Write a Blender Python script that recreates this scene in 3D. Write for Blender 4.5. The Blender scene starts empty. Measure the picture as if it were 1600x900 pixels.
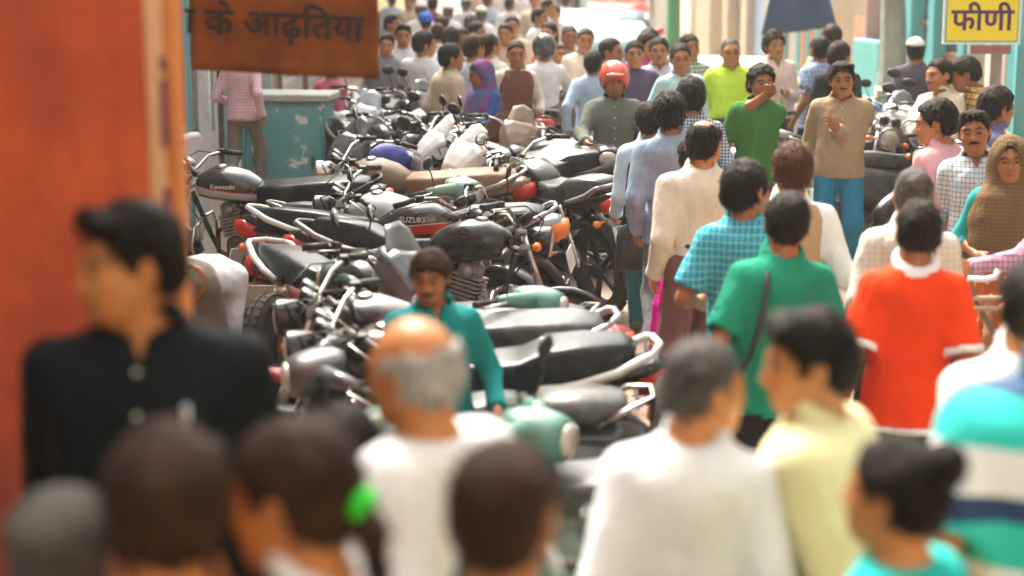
import bpy, bmesh, math, random
import numpy as np
from mathutils import Vector, Matrix

S = bpy.context.scene
COL = S.collection
R = math.radians

# ---------------------------------------------------------------- camera
FPX, CAM_H = 2800.0, 2.65                       # focal length in 1600-px units, camera height
TH = math.atan(550.0 / FPX)
cam = bpy.data.cameras.new('camera')
cam_o = bpy.data.objects.new('camera', cam)
COL.objects.link(cam_o)
cam_o.location = (0, 0, CAM_H)
cam_o.rotation_euler = (math.pi / 2 - TH, 0, 0)
cam.sensor_width = 36
cam.lens = FPX / 1600 * 36
cam.clip_start, cam.clip_end = 0.1, 2000
cam.dof.use_dof = True
cam.dof.focus_distance = 11.6
cam.dof.aperture_fstop = cam.lens / 46.0
S.camera = cam_o

# ---------------------------------------------------------------- light
SUN_EL, SUN_AZ = R(52), R(-28)                   # sun behind the far end of the street, a little to the left
w = bpy.data.worlds.new('World')
S.world = w
w.use_nodes = True
nt = w.node_tree
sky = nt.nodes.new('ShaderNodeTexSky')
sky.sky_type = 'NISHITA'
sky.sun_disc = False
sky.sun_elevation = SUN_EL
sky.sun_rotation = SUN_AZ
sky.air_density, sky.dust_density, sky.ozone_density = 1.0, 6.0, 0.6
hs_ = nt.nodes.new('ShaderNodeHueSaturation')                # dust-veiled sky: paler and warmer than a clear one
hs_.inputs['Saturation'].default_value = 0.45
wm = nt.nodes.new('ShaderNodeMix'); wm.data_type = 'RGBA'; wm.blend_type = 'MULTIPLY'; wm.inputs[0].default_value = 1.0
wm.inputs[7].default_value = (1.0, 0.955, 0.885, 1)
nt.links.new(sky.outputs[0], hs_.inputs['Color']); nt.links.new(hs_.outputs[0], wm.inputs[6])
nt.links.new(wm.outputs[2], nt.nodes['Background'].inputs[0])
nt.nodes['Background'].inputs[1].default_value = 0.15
sl = bpy.data.lights.new('sun', 'SUN')
sl.energy, sl.angle, sl.color = 1.6, R(20), (1.0, 0.94, 0.85)
so = bpy.data.objects.new('sun', sl)
COL.objects.link(so)
so.rotation_euler = (math.pi / 2 - SUN_EL, 0, -SUN_AZ + math.pi)
S.view_settings.view_transform = 'Standard'
S.view_settings.look = 'None'
S.view_settings.exposure = 2.22
S.view_settings.gamma = 1
S.cycles.use_denoising = True
S.cycles.max_bounces = 6
S.cycles.diffuse_bounces = 4
S.cycles.glossy_bounces = 3
S.cycles.transmission_bounces = 6
S.cycles.transparent_max_bounces = 6
S.cycles.caustics_reflective = False
S.cycles.caustics_refractive = False

FWD = Vector((0, math.cos(TH), -math.sin(TH)))
DWN = Vector((0, -math.sin(TH), -math.cos(TH)))
def at(u, v, s):
    """photograph pixel (1600 wide) at a scale of s pixels per metre -> a point of the street"""
    return Vector((0, 0, CAM_H)) + FWD * (FPX / s) + Vector(((u - 800) / s, 0, 0)) + DWN * ((v - 450) / s)
def gnd(u, v, z=0.0):
    """where the sight line through a pixel meets the height z"""
    d = FWD * FPX + Vector((u - 800, 0, 0)) + DWN * (v - 450)
    return Vector((0, 0, CAM_H)) + d * ((z - CAM_H) / d.z)
def ground_z(y):
    return 0.25 * max(0.0, min(1.0, (5.4 - y) / 1.4))
rnd = random.Random(7)

# ---------------------------------------------------------------- materials
MATS = {}
def nodes(m):
    m.use_nodes = True
    t = m.node_tree
    return t, t.nodes['Principled BSDF'], t.nodes.new, t.links.new
def sock(t, a):
    return a
def mix(t, fac, a, b, mode='MIX'):
    n = t.nodes.new('ShaderNodeMix'); n.data_type = 'RGBA'; n.blend_type = mode
    for i, x in ((0, fac), (6, a), (7, b)):
        if hasattr(x, 'type') and hasattr(x, 'links'): t.links.new(x, n.inputs[i])
        else: n.inputs[i].default_value = x if i == 0 else (*x[:3], 1)
    return n.outputs[2]
def math_(t, op, a, b=None, c=None):
    n = t.nodes.new('ShaderNodeMath'); n.operation = op
    for i, x in enumerate((a, b, c)):
        if x is None: continue
        if hasattr(x, 'links'): t.links.new(x, n.inputs[i])
        else: n.inputs[i].default_value = x
    return n.outputs[0]
def coords(t, kind='Object', scale=(1, 1, 1)):
    c = t.nodes.new('ShaderNodeTexCoord'); m = t.nodes.new('ShaderNodeMapping')
    m.inputs['Scale'].default_value = scale
    t.links.new(c.outputs[kind], m.inputs[0]); return m.outputs[0]
def noise(t, vec, scale, detail=4, rough=0.55):
    n = t.nodes.new('ShaderNodeTexNoise'); n.inputs['Scale'].default_value = scale
    n.inputs['Detail'].default_value = detail; n.inputs['Roughness'].default_value = rough
    t.links.new(vec, n.inputs['Vector']); return n.outputs['Fac']
def ramp(t, fac, stops):
    n = t.nodes.new('ShaderNodeValToRGB'); e = n.color_ramp.elements
    while len(e) < len(stops): e.new(0.5)
    for x, (p, c) in zip(e, stops):
        x.position = p; x.color = (*c, 1) if len(c) == 3 else c
    t.links.new(fac, n.inputs[0]); return n.outputs[0]
def bump(t, b, h, strength=0.3, dist=0.01):
    n = t.nodes.new('ShaderNodeBump'); n.inputs['Strength'].default_value = strength
    n.inputs['Distance'].default_value = dist
    t.links.new(h, n.inputs['Height']); t.links.new(n.outputs[0], b.inputs['Normal'])
def setc(t, b, c):
    if hasattr(c, 'links'): t.links.new(c, b.inputs['Base Color'])
    else: b.inputs['Base Color'].default_value = (*c, 1)

def paint(name, col, rough=0.35, metal=0.0, dirt=0.35, dirtcol=(0.30, 0.25, 0.19), scale=9, coat=0.0, bmp=0.0, spec=.35):
    """painted, metal or plastic surface with dust and wear"""
    key = ('p', name)
    if key in MATS: return MATS[key]
    m = bpy.data.materials.new(name); t, b, N, L = nodes(m)
    v = coords(t)
    n1 = noise(t, v, scale, 6, 0.65); n2 = noise(t, v, scale * 5, 4, 0.6)
    mask = math_(t, 'MULTIPLY', ramp(t, n1, [(0.38, (0, 0, 0)), (0.78, (1, 1, 1))]), dirt)
    g = N('ShaderNodeNewGeometry'); sx = N('ShaderNodeSeparateXYZ'); L(g.outputs['Normal'], sx.inputs[0])
    up = math_(t, 'MULTIPLY', math_(t, 'MAXIMUM', sx.outputs[2], 0.0), dirt * 0.35)      # dust settles on what faces up
    mask = math_(t, 'MINIMUM', math_(t, 'ADD', mask, math_(t, 'MULTIPLY', up, n2)), 1.0)
    setc(t, b, mix(t, mask, col, dirtcol))
    b.inputs['Metallic'].default_value = metal
    r = math_(t, 'ADD', math_(t, 'MULTIPLY', mask, 0.5), rough)
    L(r, b.inputs['Roughness'])
    b.inputs['Coat Weight'].default_value = coat; b.inputs['Specular IOR Level'].default_value = spec
    if bmp: bump(t, b, n2, bmp, 0.004)
    MATS[key] = m; return m

def cloth(name, col, pat=None, col2=(1, 1, 1), f=30, fz=None, wid=0.3, weave=0.15, rough=0.85):
    """woven cloth: plain, stripes, checks or printed, laid along the wearer's own axes"""
    key = ('c', name)
    if key in MATS: return MATS[key]
    m = bpy.data.materials.new(name); t, b, N, L = nodes(m)
    v = coords(t); s = N('ShaderNodeSeparateXYZ'); L(v, s.inputs[0])
    x, y, z = s.outputs
    def lines(a, f): return math_(t, 'LESS_THAN', math_(t, 'FRACT', math_(t, 'MULTIPLY', a, f)), wid)
    c = col
    tc = N('ShaderNodeTexCoord'); sn = N('ShaderNodeSeparateXYZ'); L(tc.outputs['Normal'], sn.inputs[0])
    sel = math_(t, 'GREATER_THAN', math_(t, 'ABSOLUTE', sn.outputs[0]), .74)                  # side panels take the pattern from the side
    xy = math_(t, 'ADD', math_(t, 'MULTIPLY', y, sel), math_(t, 'MULTIPLY', x, math_(t, 'SUBTRACT', 1.0, sel)))
    if pat == 'stripe': c = mix(t, lines(xy, f), col, col2)
    elif pat == 'hband': c = mix(t, lines(z, fz or f), col, col2)
    elif pat == 'check':
        a = math_(t, 'MULTIPLY', math_(t, 'ADD', lines(xy, f), lines(z, fz or f)), 0.5)
        c = mix(t, a, col, col2)
    elif pat == 'grid':
        a = math_(t, 'MAXIMUM', lines(xy, f), lines(z, fz or f)); c = mix(t, a, col, col2)
    elif pat == 'print':
        vo = N('ShaderNodeTexVoronoi'); vo.inputs['Scale'].default_value = f; L(v, vo.inputs['Vector'])
        c = mix(t, math_(t, 'LESS_THAN', vo.outputs['Distance'], wid), col, col2)
    n = noise(t, v, 7, 5, 0.6)
    c = mix(t, 0.45, c, ramp(t, n, [(0.25, (0.62, 0.62, 0.62)), (0.75, (1, 1, 1))]), 'MULTIPLY')
    setc(t, b, c)
    b.inputs['Roughness'].default_value = rough
    b.inputs['Specular IOR Level'].default_value = 0.12
    v2 = coords(t, scale=(1.3, 1.3, 0.6)); n2 = noise(t, v2, 16, 3, 0.5)
    bump(t, b, n2, 0.5, 0.03)
    MATS[key] = m; return m

def skin(name, col):
    key = ('s', name)
    if key in MATS: return MATS[key]
    m = bpy.data.materials.new(name); t, b, N, L = nodes(m)
    a = N('ShaderNodeAttribute'); a.attribute_name = 'tint'
    n = noise(t, coords(t), 30, 4, 0.6)
    c = mix(t, 0.25, col, ramp(t, n, [(0.3, (0.6, 0.5, 0.45)), (0.7, (1, 1, 1))]), 'MULTIPLY')
    setc(t, b, mix(t, 1.0, c, a.outputs['Color'], 'MULTIPLY'))
    b.inputs['Roughness'].default_value = 0.48
    b.inputs['Subsurface Weight'].default_value = 0.12
    b.inputs['Subsurface Radius'].default_value = (0.012, 0.005, 0.003)
    bump(t, b, noise(t, coords(t), 160, 2), 0.12, 0.003)
    MATS[key] = m; return m

def hairmat(name, col, col2):
    key = ('h', name)
    if key in MATS: return MATS[key]
    m = bpy.data.materials.new(name); t, b, N, L = nodes(m)
    n = noise(t, coords(t, scale=(1, 1, 0.22)), 150, 3, 0.6)
    n3 = noise(t, coords(t), 14, 3, 0.6)
    setc(t, b, mix(t, ramp(t, math_(t, 'MULTIPLY', n, math_(t, 'ADD', n3, 0.5)), [(0.4, (0, 0, 0)), (0.7, (1, 1, 1))]), col, col2))
    b.inputs['Roughness'].default_value = 0.5
    b.inputs['Specular IOR Level'].default_value = 0.16
    b.inputs['Specular Tint'].default_value = (1, .78, .6, 1)
    bump(t, b, n, 0.9, 0.012)
    MATS[key] = m; return m

# ---------------------------------------------------------------- objects
def link(o):
    COL.objects.link(o); return o
def tag(o, label=None, cat=None, group=None, kind=None):
    if label: o['label'] = label
    if cat: o['category'] = cat
    if group: o['group'] = group
    if kind: o['kind'] = kind
    return o
def empty(name, loc=(0, 0, 0), rz=0.0, label=None, cat=None, group=None):
    o = link(bpy.data.objects.new(name, None))
    o.location = loc; o.rotation_euler = (0, 0, rz); o.empty_display_size = 0.1
    return tag(o, label, cat, group)
def mesh_obj(name, me, mat=None, parent=None, mat_on_object=False):
    o = link(bpy.data.objects.new(name, me))
    if mat is not None:
        if not me.materials: me.materials.append(mat)
        if mat_on_object or me.materials[0] != mat:
            o.material_slots[0].link = 'OBJECT'; o.material_slots[0].material = mat
    if parent is not None: o.parent = parent
    return o
def np_mesh(name, V, Q, smooth=True):
    me = bpy.data.meshes.new(name)
    n, q = len(V), len(Q)
    me.vertices.add(n); me.vertices.foreach_set('co', np.asarray(V, np.float32).ravel())
    k = Q.shape[1]
    me.loops.add(q * k); me.loops.foreach_set('vertex_index', np.asarray(Q, np.int32).ravel())
    me.polygons.add(q); me.polygons.foreach_set('loop_start', np.arange(0, q * k, k, dtype=np.int32))
    me.polygons.foreach_set('use_smooth', np.full(q, smooth))
    me.update(calc_edges=True); return me
# ---------------------------------------------------------------- figures: distance fields turned into one skin each
F32 = np.float32
def axis(lo, hi, coarse, fine, ranges):
    x, out = lo, [lo]
    while x < hi:
        x += fine if any(a - coarse < x < b for a, b in ranges) else coarse
        out.append(x)
    return np.array(out, F32)
def smin(a, b, k):
    h = np.maximum(k - np.abs(a - b), 0) / k
    return np.minimum(a, b) - h * h * k * 0.25
def smax(a, b, k): return -smin(-a, -b, k)
class Grid:
    def __init__(g, xs, ys, zs):
        g.ax = (xs, ys, zs); g.d = np.full((len(xs), len(ys), len(zs)), 9, F32)
    def box(g, lo, hi):
        sl = tuple(slice(max(0, int(np.searchsorted(a, l)) - 1), int(np.searchsorted(a, h)) + 1) for a, l, h in zip(g.ax, lo, hi))
        X, Y, Z = (a[s] for a, s in zip(g.ax, sl))
        return sl, X[:, None, None], Y[None, :, None], Z[None, None, :]
    def add(g, f, lo, hi, k=0.02, sub=False):
        sl, X, Y, Z = g.box(lo, hi)
        d = g.d[sl]
        if d.size == 0: return
        e = f(X, Y, Z)
        g.d[sl] = smax(d, -e, k) if sub else smin(d, e, k)
    def cap(g, a, b, ra, rb, k=0.02, sub=False, flat=False, m=0.07):
        a, b = np.array(a, F32), np.array(b, F32); r = max(ra, rb) + m
        g.add(lambda X, Y, Z: capsule(X, Y, Z, a, b, ra, rb, flat), np.minimum(a, b) - r, np.maximum(a, b) + r, k, sub)
    def chain(g, pts, rs, k=0.02, **kw):
        for i in range(len(pts) - 1): g.cap(pts[i], pts[i + 1], rs[i], rs[i + 1], k, **kw)
    def frame(g, f, Rm, o, r, k=0.02, sub=False, sc=1.0):
        """f in a local frame (columns of Rm, origin o)"""
        o = np.array(o, F32); M = np.array(Rm, F32) / sc
        def h(X, Y, Z):
            x, y, z = X - o[0], Y - o[1], Z - o[2]
            return f(*(M[0, i] * x + M[1, i] * y + M[2, i] * z for i in range(3))) * F32(sc)
        r = np.array(r if hasattr(r, '__len__') else (r, r, r), F32)
        g.add(h, o - r, o + r, k, sub)
def capsule(X, Y, Z, a, b, ra, rb, flat=False):
    ab = b - a; L2 = float(ab @ ab) + 1e-9
    t0 = ((X - a[0]) * ab[0] + (Y - a[1]) * ab[1] + (Z - a[2]) * ab[2]) / L2
    t = np.clip(t0, 0, 1)
    d = np.sqrt((X - a[0] - t * ab[0]) ** 2 + (Y - a[1] - t * ab[1]) ** 2 + (Z - a[2] - t * ab[2]) ** 2) - (ra + (rb - ra) * t)
    if flat: d = np.maximum(d, (t0 - 1) * math.sqrt(L2))
    return d
def ell(x, y, z, c, r):
    a, b, e = (x - c[0]) / r[0], (y - c[1]) / r[1], (z - c[2]) / r[2]
    k0 = np.sqrt(a * a + b * b + e * e)
    k1 = np.sqrt((a / r[0]) ** 2 + (b / r[1]) ** 2 + (e / r[2]) ** 2) + 1e-9
    return k0 * (k0 - 1) / k1
def seg(x, y, z, a, b, ra, rb=None): return capsule(x, y, z, np.array(a, F32), np.array(b, F32), ra, ra if rb is None else rb)
NT = np.random.RandomState(3).rand(32, 32, 32).astype(F32)
def vnoise(x, y, z):
    x, y, z = np.broadcast_arrays(x, y, z)
    i, j, k = (np.floor(a).astype(np.int32) for a in (x, y, z))
    fx, fy, fz = (a - b for a, b in zip((x, y, z), (i, j, k)))
    fx, fy, fz = (f * f * (3 - 2 * f) for f in (fx, fy, fz))
    o = 0
    for a in (0, 1):
        for b in (0, 1):
            for c in (0, 1):
                o = o + NT[(i + a) & 31, (j + b) & 31, (k + c) & 31] * (fx if a else 1 - fx) * (fy if b else 1 - fy) * (fz if c else 1 - fz)
    return o
def wrinkle(g, amp, fr, seed, ridged=True):
    m = np.abs(g.d) < amp * 3 + 0.02
    I = np.nonzero(m)
    x, y, z = (g.ax[i][I[i]] for i in range(3))
    n = vnoise(x * fr[0] + seed * 3.1, y * fr[1] + seed * 1.7, z * fr[2] + x * fr[0] * 0.5 + seed)
    n2 = vnoise(x * fr[0] * 2.1 - z * 6 + seed, y * fr[1] * 2.1, z * fr[2] * 2.3)
    if ridged: n = 1 - np.abs(2 * n - 1)
    n = .55 * n + .9 * np.abs(2 * vnoise(x * fr[0] * .45 + z * 2.2 + seed * 2.3, y * fr[1] * .45, z * fr[2] * .5 - x * 1.7 + seed) - 1)
    g.d[I] -= amp * (n - 0.5) + amp * 0.5 * (n2 - 0.5)
def surface(g):
    """surface nets"""
    d = g.d; s = d < 0
    nx, ny, nz = (n - 1 for n in d.shape)
    cnt = np.zeros((nx, ny, nz), np.int8)
    for a in (0, 1):
        for b in (0, 1):
            for c in (0, 1): cnt += s[a:a + nx, b:b + ny, c:c + nz]
    act = (cnt > 0) & (cnt < 8)
    I, J, K = np.nonzero(act)
    idx = np.full(act.shape, -1, np.int32); idx[I, J, K] = np.arange(len(I))
    P = np.zeros((len(I), 3), F32); W = np.zeros(len(I), F32)
    A = g.ax
    for ax in range(3):
        for u in (0, 1):
            for v in (0, 1):
                o0 = [0, 0, 0]; others = [q for q in range(3) if q != ax]
                o0[others[0]], o0[others[1]] = u, v
                o1 = list(o0); o1[ax] = 1
                i0 = (I + o0[0], J + o0[1], K + o0[2]); i1 = (I + o1[0], J + o1[1], K + o1[2])
                d0, d1 = d[i0], d[i1]; cr = (d0 < 0) != (d1 < 0)
                t = np.where(cr, d0 / np.where(cr, d0 - d1, 1), 0)
                for q in range(3):
                    p = A[q][i0[q]] + t * (A[q][i1[q]] - A[q][i0[q]])
                    P[:, q] += np.where(cr, p, 0)
                W += cr
    P /= np.maximum(W, 1)[:, None]
    Q = []
    for ax in range(3):
        u, v = (ax + 1) % 3, (ax + 2) % 3
        sl0 = [slice(None)] * 3; sl1 = [slice(None)] * 3
        sl0[ax] = slice(0, -1); sl1[ax] = slice(1, None)
        for q in (u, v): sl0[q] = slice(1, -1); sl1[q] = slice(1, -1)
        a, b = s[tuple(sl0)], s[tuple(sl1)]
        for flip, mk in ((False, a & ~b), (True, ~a & b)):
            ii = list(np.nonzero(mk)); ii[u] = ii[u] + 1; ii[v] = ii[v] + 1
            def cell(du, dv):
                c = list(ii); c[u] = c[u] - du; c[v] = c[v] - dv
                return idx[c[0], c[1], c[2]]
            q4 = np.stack([cell(1, 1), cell(0, 1), cell(0, 0), cell(1, 0)], 1)
            Q.append(q4[:, ::-1] if flip else q4)
    return P, np.concatenate(Q)
def rotx(a): c, s = math.cos(a), math.sin(a); return np.array([[1, 0, 0], [0, c, -s], [0, s, c]], F32)
def rotz(a): c, s = math.cos(a), math.sin(a); return np.array([[c, -s, 0], [s, c, 0], [0, 0, 1]], F32)
def roty(a): c, s = math.cos(a), math.sin(a); return np.array([[c, 0, s], [0, 1, 0], [-s, 0, c]], F32)
def unit(v): v = np.array(v, F32); return v / (np.linalg.norm(v) + 1e-9)
def ik(a, t, l1, l2, pole):
    a, t = np.array(a, F32), np.array(t, F32)
    v = t - a; L = float(np.linalg.norm(v)); mx = (l1 + l2) * 0.995
    if L > mx: t = a + v * (mx / L); L = mx
    v = unit(t - a); x = (l1 * l1 - l2 * l2 + L * L) / (2 * L)
    h = math.sqrt(max(l1 * l1 - x * x, 0)); p = np.array(pole, F32); p = unit(p - v * float(p @ v))
    return a + v * x + p * h, t

def head_sdf(x, y, z, fem=0.0, fat=0.0):
    d = ell(x, y, z, (0, .014, .030), (.076, .097, .086))
    d = smin(d, ell(x, y, z, (0, -.034, -.034), (.066 + fat * .012, .060, .080)), .04)
    d = smin(d, ell(x, y, z, (0, -.058, -.088), (.037 + fat * .012, .028, .024)), .04)
    ax = np.abs(x)
    d = smin(d, ell(ax, y, z, (.040, -.062, -.024), (.022, .024, .022)), .02)                  # cheeks
    d = smin(d, seg(ax, y, z, (0, -.087, .028), (.045, -.072, .027), .011), .018)              # brow
    d = smax(d, -ell(ax, y, z, (.032, -.104, .006), (.021, .018, .013)), .014)                 # eye sockets
    d = smin(d, ell(ax, y, z, (.031, -.080, .004), (.017, .014, .012)), .008)                  # lids
    d = smin(d, seg(x, y, z, (0, -.088, .016), (0, -.110, -.026), .009, .012), .012)           # nose
    d = smin(d, ell(ax, y, z, (.012, -.100, -.030), (.010, .011, .009)), .008)
    d = smin(d, ell(x, y, z, (0, -.090, -.056), (.026, .013, .008)), .008)                     # lips
    d = smin(d, ell(x, y, z, (0, -.089, -.068), (.022, .012, .008)), .006)
    d = smax(d, -ell(x, y, z, (0, -.103, -.0615), (.022, .010, .0025)), .005)
    e = ell(ax, y, z + .35 * (y - .015), (.080, .016, -.004), (.011, .021, .033))             # ears
    e = smax(e, -ell(ax, y, z, (.090, .010, -.004), (.008, .011, .019)), .008)
    return smin(d, e, .008)
FHY = [-.13, -.085, -.07, -.045, -.015, .0, .02, .035, .06, .14]
def hair_sdf(x, y, z, st):
    """st: dict of style"""
    off, sd = st.get('off', .010), st.get('seed', 0)
    d = ell(x, y, z, (0, .016, .032), (.077 + off, .098 + off, .087 + off * 1.25))
    d = smin(d, ell(x, y, z, (0, .050, -.020), (.062 + off, .058 + off, .062)), .03)           # nape
    fy = st.get('front', .084)
    hl = np.interp(y, FHY, [fy + .03, fy, fy - .008, .035, -.016, -.006, -.002, -.045, st.get('nape', -.078), st.get('nape', -.078)])
    ax = np.abs(x)
    hl = hl + np.clip(st.get('recede', 0) * (.04 - np.abs(ax - .045)) * 25, 0, 1) * .02 * (y < -.03)
    cut = (hl - z) * 0.7
    cut = np.maximum(cut, -(ell(ax, y, z, (.085, .010, -.006), (.02, .023, .030))))            # free the ear
    if st.get('bald'):                                                                          # bare crown
        b = st['bald']
        cut = np.maximum(cut, -ell(x, y, z, (0, -.03 + .0 * b, .115), (.07 * b, .115 * b, .075 * b)))
    if st.get('quiff'):
        q = st['quiff']
        d = smin(d, seg(x, y, z, (-.035 * q, -.062, .105), (.045 * q, -.070, .098), .026), .03)
    n = vnoise(x * 75 + sd, y * 75 + sd * 2, z * 28 + sd) - .5
    n += 1.1 * (vnoise(x * 30 + sd * 3, y * 30, z * 18 + sd) - .5)
    d = d - n * st.get('rough', .010)
    cut = cut + (vnoise(x * 90, y * 90, z * 20 + sd) - .5) * .016
    d = smax(d, cut, .008)
    if st.get('bun'):
        c = st['bun']
        e = ell(x, y, z, c, (.052, .046, .052)); e = smax(e, -ell(x, y, z, (c[0], c[1] + .03, c[2]), (.014, .02, .014)), .01)
        d = smin(d, e + (vnoise(x * 60, y * 60, z * 60) - .5) * .006, .01)
    if st.get('tail'):
        a, b = (0, .118, .0), (0.02, .150, -.05)
        d = smin(d, seg(x, y, z, a, b, .018, .024), .012)
        d = smin(d, seg(x, y, z, b, (.035, .155, -.24), .026, .016) - (vnoise(x * 60, y * 60, z * 14) - .5) * .014, .02)
    if st.get('long'):
        d = smin(d, smax(ell(x, y, z, (0, .05, -.06), (.085, .075, .13)), (-.0 - y) * .8, .02), .02)
    return d
def hand_sdf(l, wv, n, curl):
    bx, by, bz = np.abs(l - .045) - .036, np.abs(wv) - .031, np.abs(n) - .006
    d = np.sqrt(np.maximum(bx, 0) ** 2 + np.maximum(by, 0) ** 2 + np.maximum(bz, 0) ** 2) + np.minimum(np.maximum(bx, np.maximum(by, bz)), 0) - .009
    d = smin(d, seg(l, wv, n, (-.02, 0, 0), (.02, 0, 0), .024, .024), .02)
    for i, (o, le) in enumerate(((.030, .064), (.010, .074), (-.010, .070), (-.029, .055))):
        c1 = curl * (0.9 + .1 * i); c2 = curl * 2.1 + .1 * i
        p0 = (.084 - .004 * abs(i - 1), o, 0)
        p1 = (p0[0] + math.cos(c1) * le * .5, o * 1.08, math.sin(c1) * le * .5)
        p2 = (p1[0] + math.cos(c2) * le * .5, o * 1.1, p1[2] + math.sin(c2) * le * .5)
        d = smin(d, seg(l, wv, n, p0, p1, .0092, .0085), .007)
        d = smin(d, seg(l, wv, n, p1, p2, .0085, .0072), .003)
    k = math.sin(curl) * .03
    d = smin(d, seg(l, wv, n, (.018, .026, .004), (.050, .054, .010 + k), .0125, .0100), .014)
    return smin(d, seg(l, wv, n, (.050, .054, .010 + k), (.080, .052 - k, .016 + k), .0100, .008), .004)

def loft_sdf(x, y, z, zs, A, B, C, e=2.3):
    """stack of rounded sections: half width A, half depth B, offset C along z"""
    zz = np.clip(z, zs[0], zs[-1])
    a, b, c = np.interp(zz, zs, A), np.interp(zz, zs, B), np.interp(zz, zs, C)
    q = (np.abs(x / a) ** e + np.abs((y - c) / b) ** e) ** (1 / e)
    d = (q - 1) * np.minimum(a, b) * .9
    return np.maximum(d, np.maximum(zs[0] - z, z - zs[-1]))

PZ = .93
HS = 1.07
TZ = [-.12, -.02, .08, .16, .26, .34, .41, .455, .49]
def torso(x, y, z, grow, belly, hem, top=.49, flare=0.0, wide=1.0):
    A = np.array([.163, .156, .142, .139, .150, .157, .150, .118, .072]) * wide + grow
    B = np.array([.124, .118, .105, .104, .112, .116, .102, .078, .064]) + grow
    C = np.array([.012, .010, .0, -.004, -.004, .0, .010, .012, .012]) - belly * np.array([.2, .45, .6, .45, .2, .05, 0, 0, 0])
    B = B + belly * np.array([.2, .45, .6, .45, .2, .05, 0, 0, 0]); A = A + belly * .35 * np.array([.6, 1, 1, 1, .6, .2, 0, 0, 0])
    zs = list(TZ)
    if hem < TZ[0]:
        zs = [hem] + zs; A = np.concatenate([[A[0] + .02 + flare], A]); B = np.concatenate([[B[0] + .02 + flare], B]); C = np.concatenate([[C[0]], C])
    d = loft_sdf(x, y, z, zs, A, B, C)
    return np.maximum(d, np.maximum(hem - z, z - top))

POSES = {'d': (.236, -.03, -.072, .14), 'w': (.235, -.17, -.03, .15), 'k': (.235, .12, -.05, .15), 'p': (.19, -.07, .06), 'c': (-.03, -.215, .27), 'm': (-.03, -.185, .545),
         'h': (.25, -.44, .22), 'f': (.20, -.36, .12), 'b': (.05, .17, .03), 'o': (.22, -.20, .03), 'a': (.05, -.20, .16)}
def solve(P):
    """joints of a pose dict"""
    J = {}
    pz = P.get('pz', PZ)
    pel = np.array([0, P.get('py', 0), pz], F32)
    Rt = rotz(R(P.get('twist', 0))) @ rotx(R(P.get('lean', 0))) @ roty(R(P.get('side', 0)))
    J['pel'], J['Rt'] = pel, Rt
    J['neck'] = pel + Rt @ np.array([0, .012, .485], F32)
    hy, hp, hr = P.get('head', (0, 0, 0))
    Rh = Rt @ rotx(R(-P.get('lean', 0) * P.get('unlean', .7))) @ rotz(R(hy)) @ rotx(R(hp)) @ roty(R(hr))
    J['Rh'] = Rh
    J['hc'] = J['neck'] + Rt @ np.array([0, -.012, .004], F32) + Rh @ np.array([0, -.020, .128], F32)
    for i, sd in enumerate((-1, 1)):
        sh = pel + Rt @ np.array([sd * .158 * P.get('wide', 1.0), .012, .398], F32)
        p = P.get('arms', 'dd')[i]
        p = POSES[p] if isinstance(p, str) else p
        tg = pel + Rt @ np.array([sd * p[0], p[1], p[2]], F32)
        pole = Rt @ np.array([sd * (p[3] if len(p) > 3 else .45), (p[4] if len(p) > 4 else .6), (p[5] if len(p) > 5 else -.45)], F32)
        el, wr = ik(sh, tg, .285, .25, pole)
        J['arm', sd] = (sh, el, wr)
        f = unit(wr - el)
        th = Rt @ np.array([0, -1, 0], F32)
        if abs(float(f @ th)) > .8 or p[1] < -.15 and p[2] > .1: th = np.array([0, -.25, 1], F32)
        th = unit(th - f * float(f @ th))
        n = np.cross(f, th) * sd
        J['hand', sd] = (np.stack([f, th, n], 1), wr + f * .012)
        hip = pel + np.array([sd * .088, .0, -.04], F32)
        lp = P.get('legs', 's')
        if isinstance(lp, str):
            ank = {'s': [(.105, .03, .085)] * 2, 'w': [(.10, -.24, .10), (.10, .26, .15)], 'v': [(.10, .26, .15), (.10, -.24, .10)],
                   'q': [(.09, -.08, .085), (.11, .10, .09)]}[lp][i]
        else: ank = lp[i]
        kn, ank = ik(hip, np.array([sd * ank[0], ank[1], ank[2]], F32), .44, .42, (sd * (ank[3] if len(ank) > 3 else .12), -1, 0))
        J['leg', sd] = (hip, kn, ank)
    return J

def head_tint(me, J, V, face):
    """albedo marks of the face: brows, lips, lashes, stubble; eye-socket shade is painted in too"""
    q = (V - J['hc']) @ np.array(J['Rh']) / HS
    x, y, z = q[:, 0], q[:, 1], q[:, 2]; ax = np.abs(x)
    c = np.ones((len(V), 4), F32)
    fr = (y < -.05) & (ax < .08) & (np.abs(z) < .13)
    def put(w, col):
        w = np.clip(w, 0, 1)[:, None] * fr[:, None]
        c[:, :3] = c[:, :3] * (1 - w) + np.array(col, F32) * w
    put(1.8 - (((ax - .033) / .022) ** 2 + ((z - .031 + .25 * np.abs(ax - .03)) / .0065) ** 2), (.10, .08, .08))
    put(1.5 - (((ax - .031) / .016) ** 2 + ((z - .006) / .0065) ** 2), (.16, .13, .13))
    put(1.2 - ((x / .026) ** 2 + ((z + .062) / .011) ** 2), (.80, .55, .55))
    if face.get('stubble'):
        put((.9 - (x / .07) ** 2 - ((z + .085) / .045) ** 2) * face['stubble'], (.28, .25, .25))
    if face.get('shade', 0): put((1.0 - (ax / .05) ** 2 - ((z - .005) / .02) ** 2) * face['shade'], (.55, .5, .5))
    at_ = me.color_attributes.new('tint', 'FLOAT_COLOR', 'POINT')
    at_.data.foreach_set('color', c.ravel())

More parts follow.
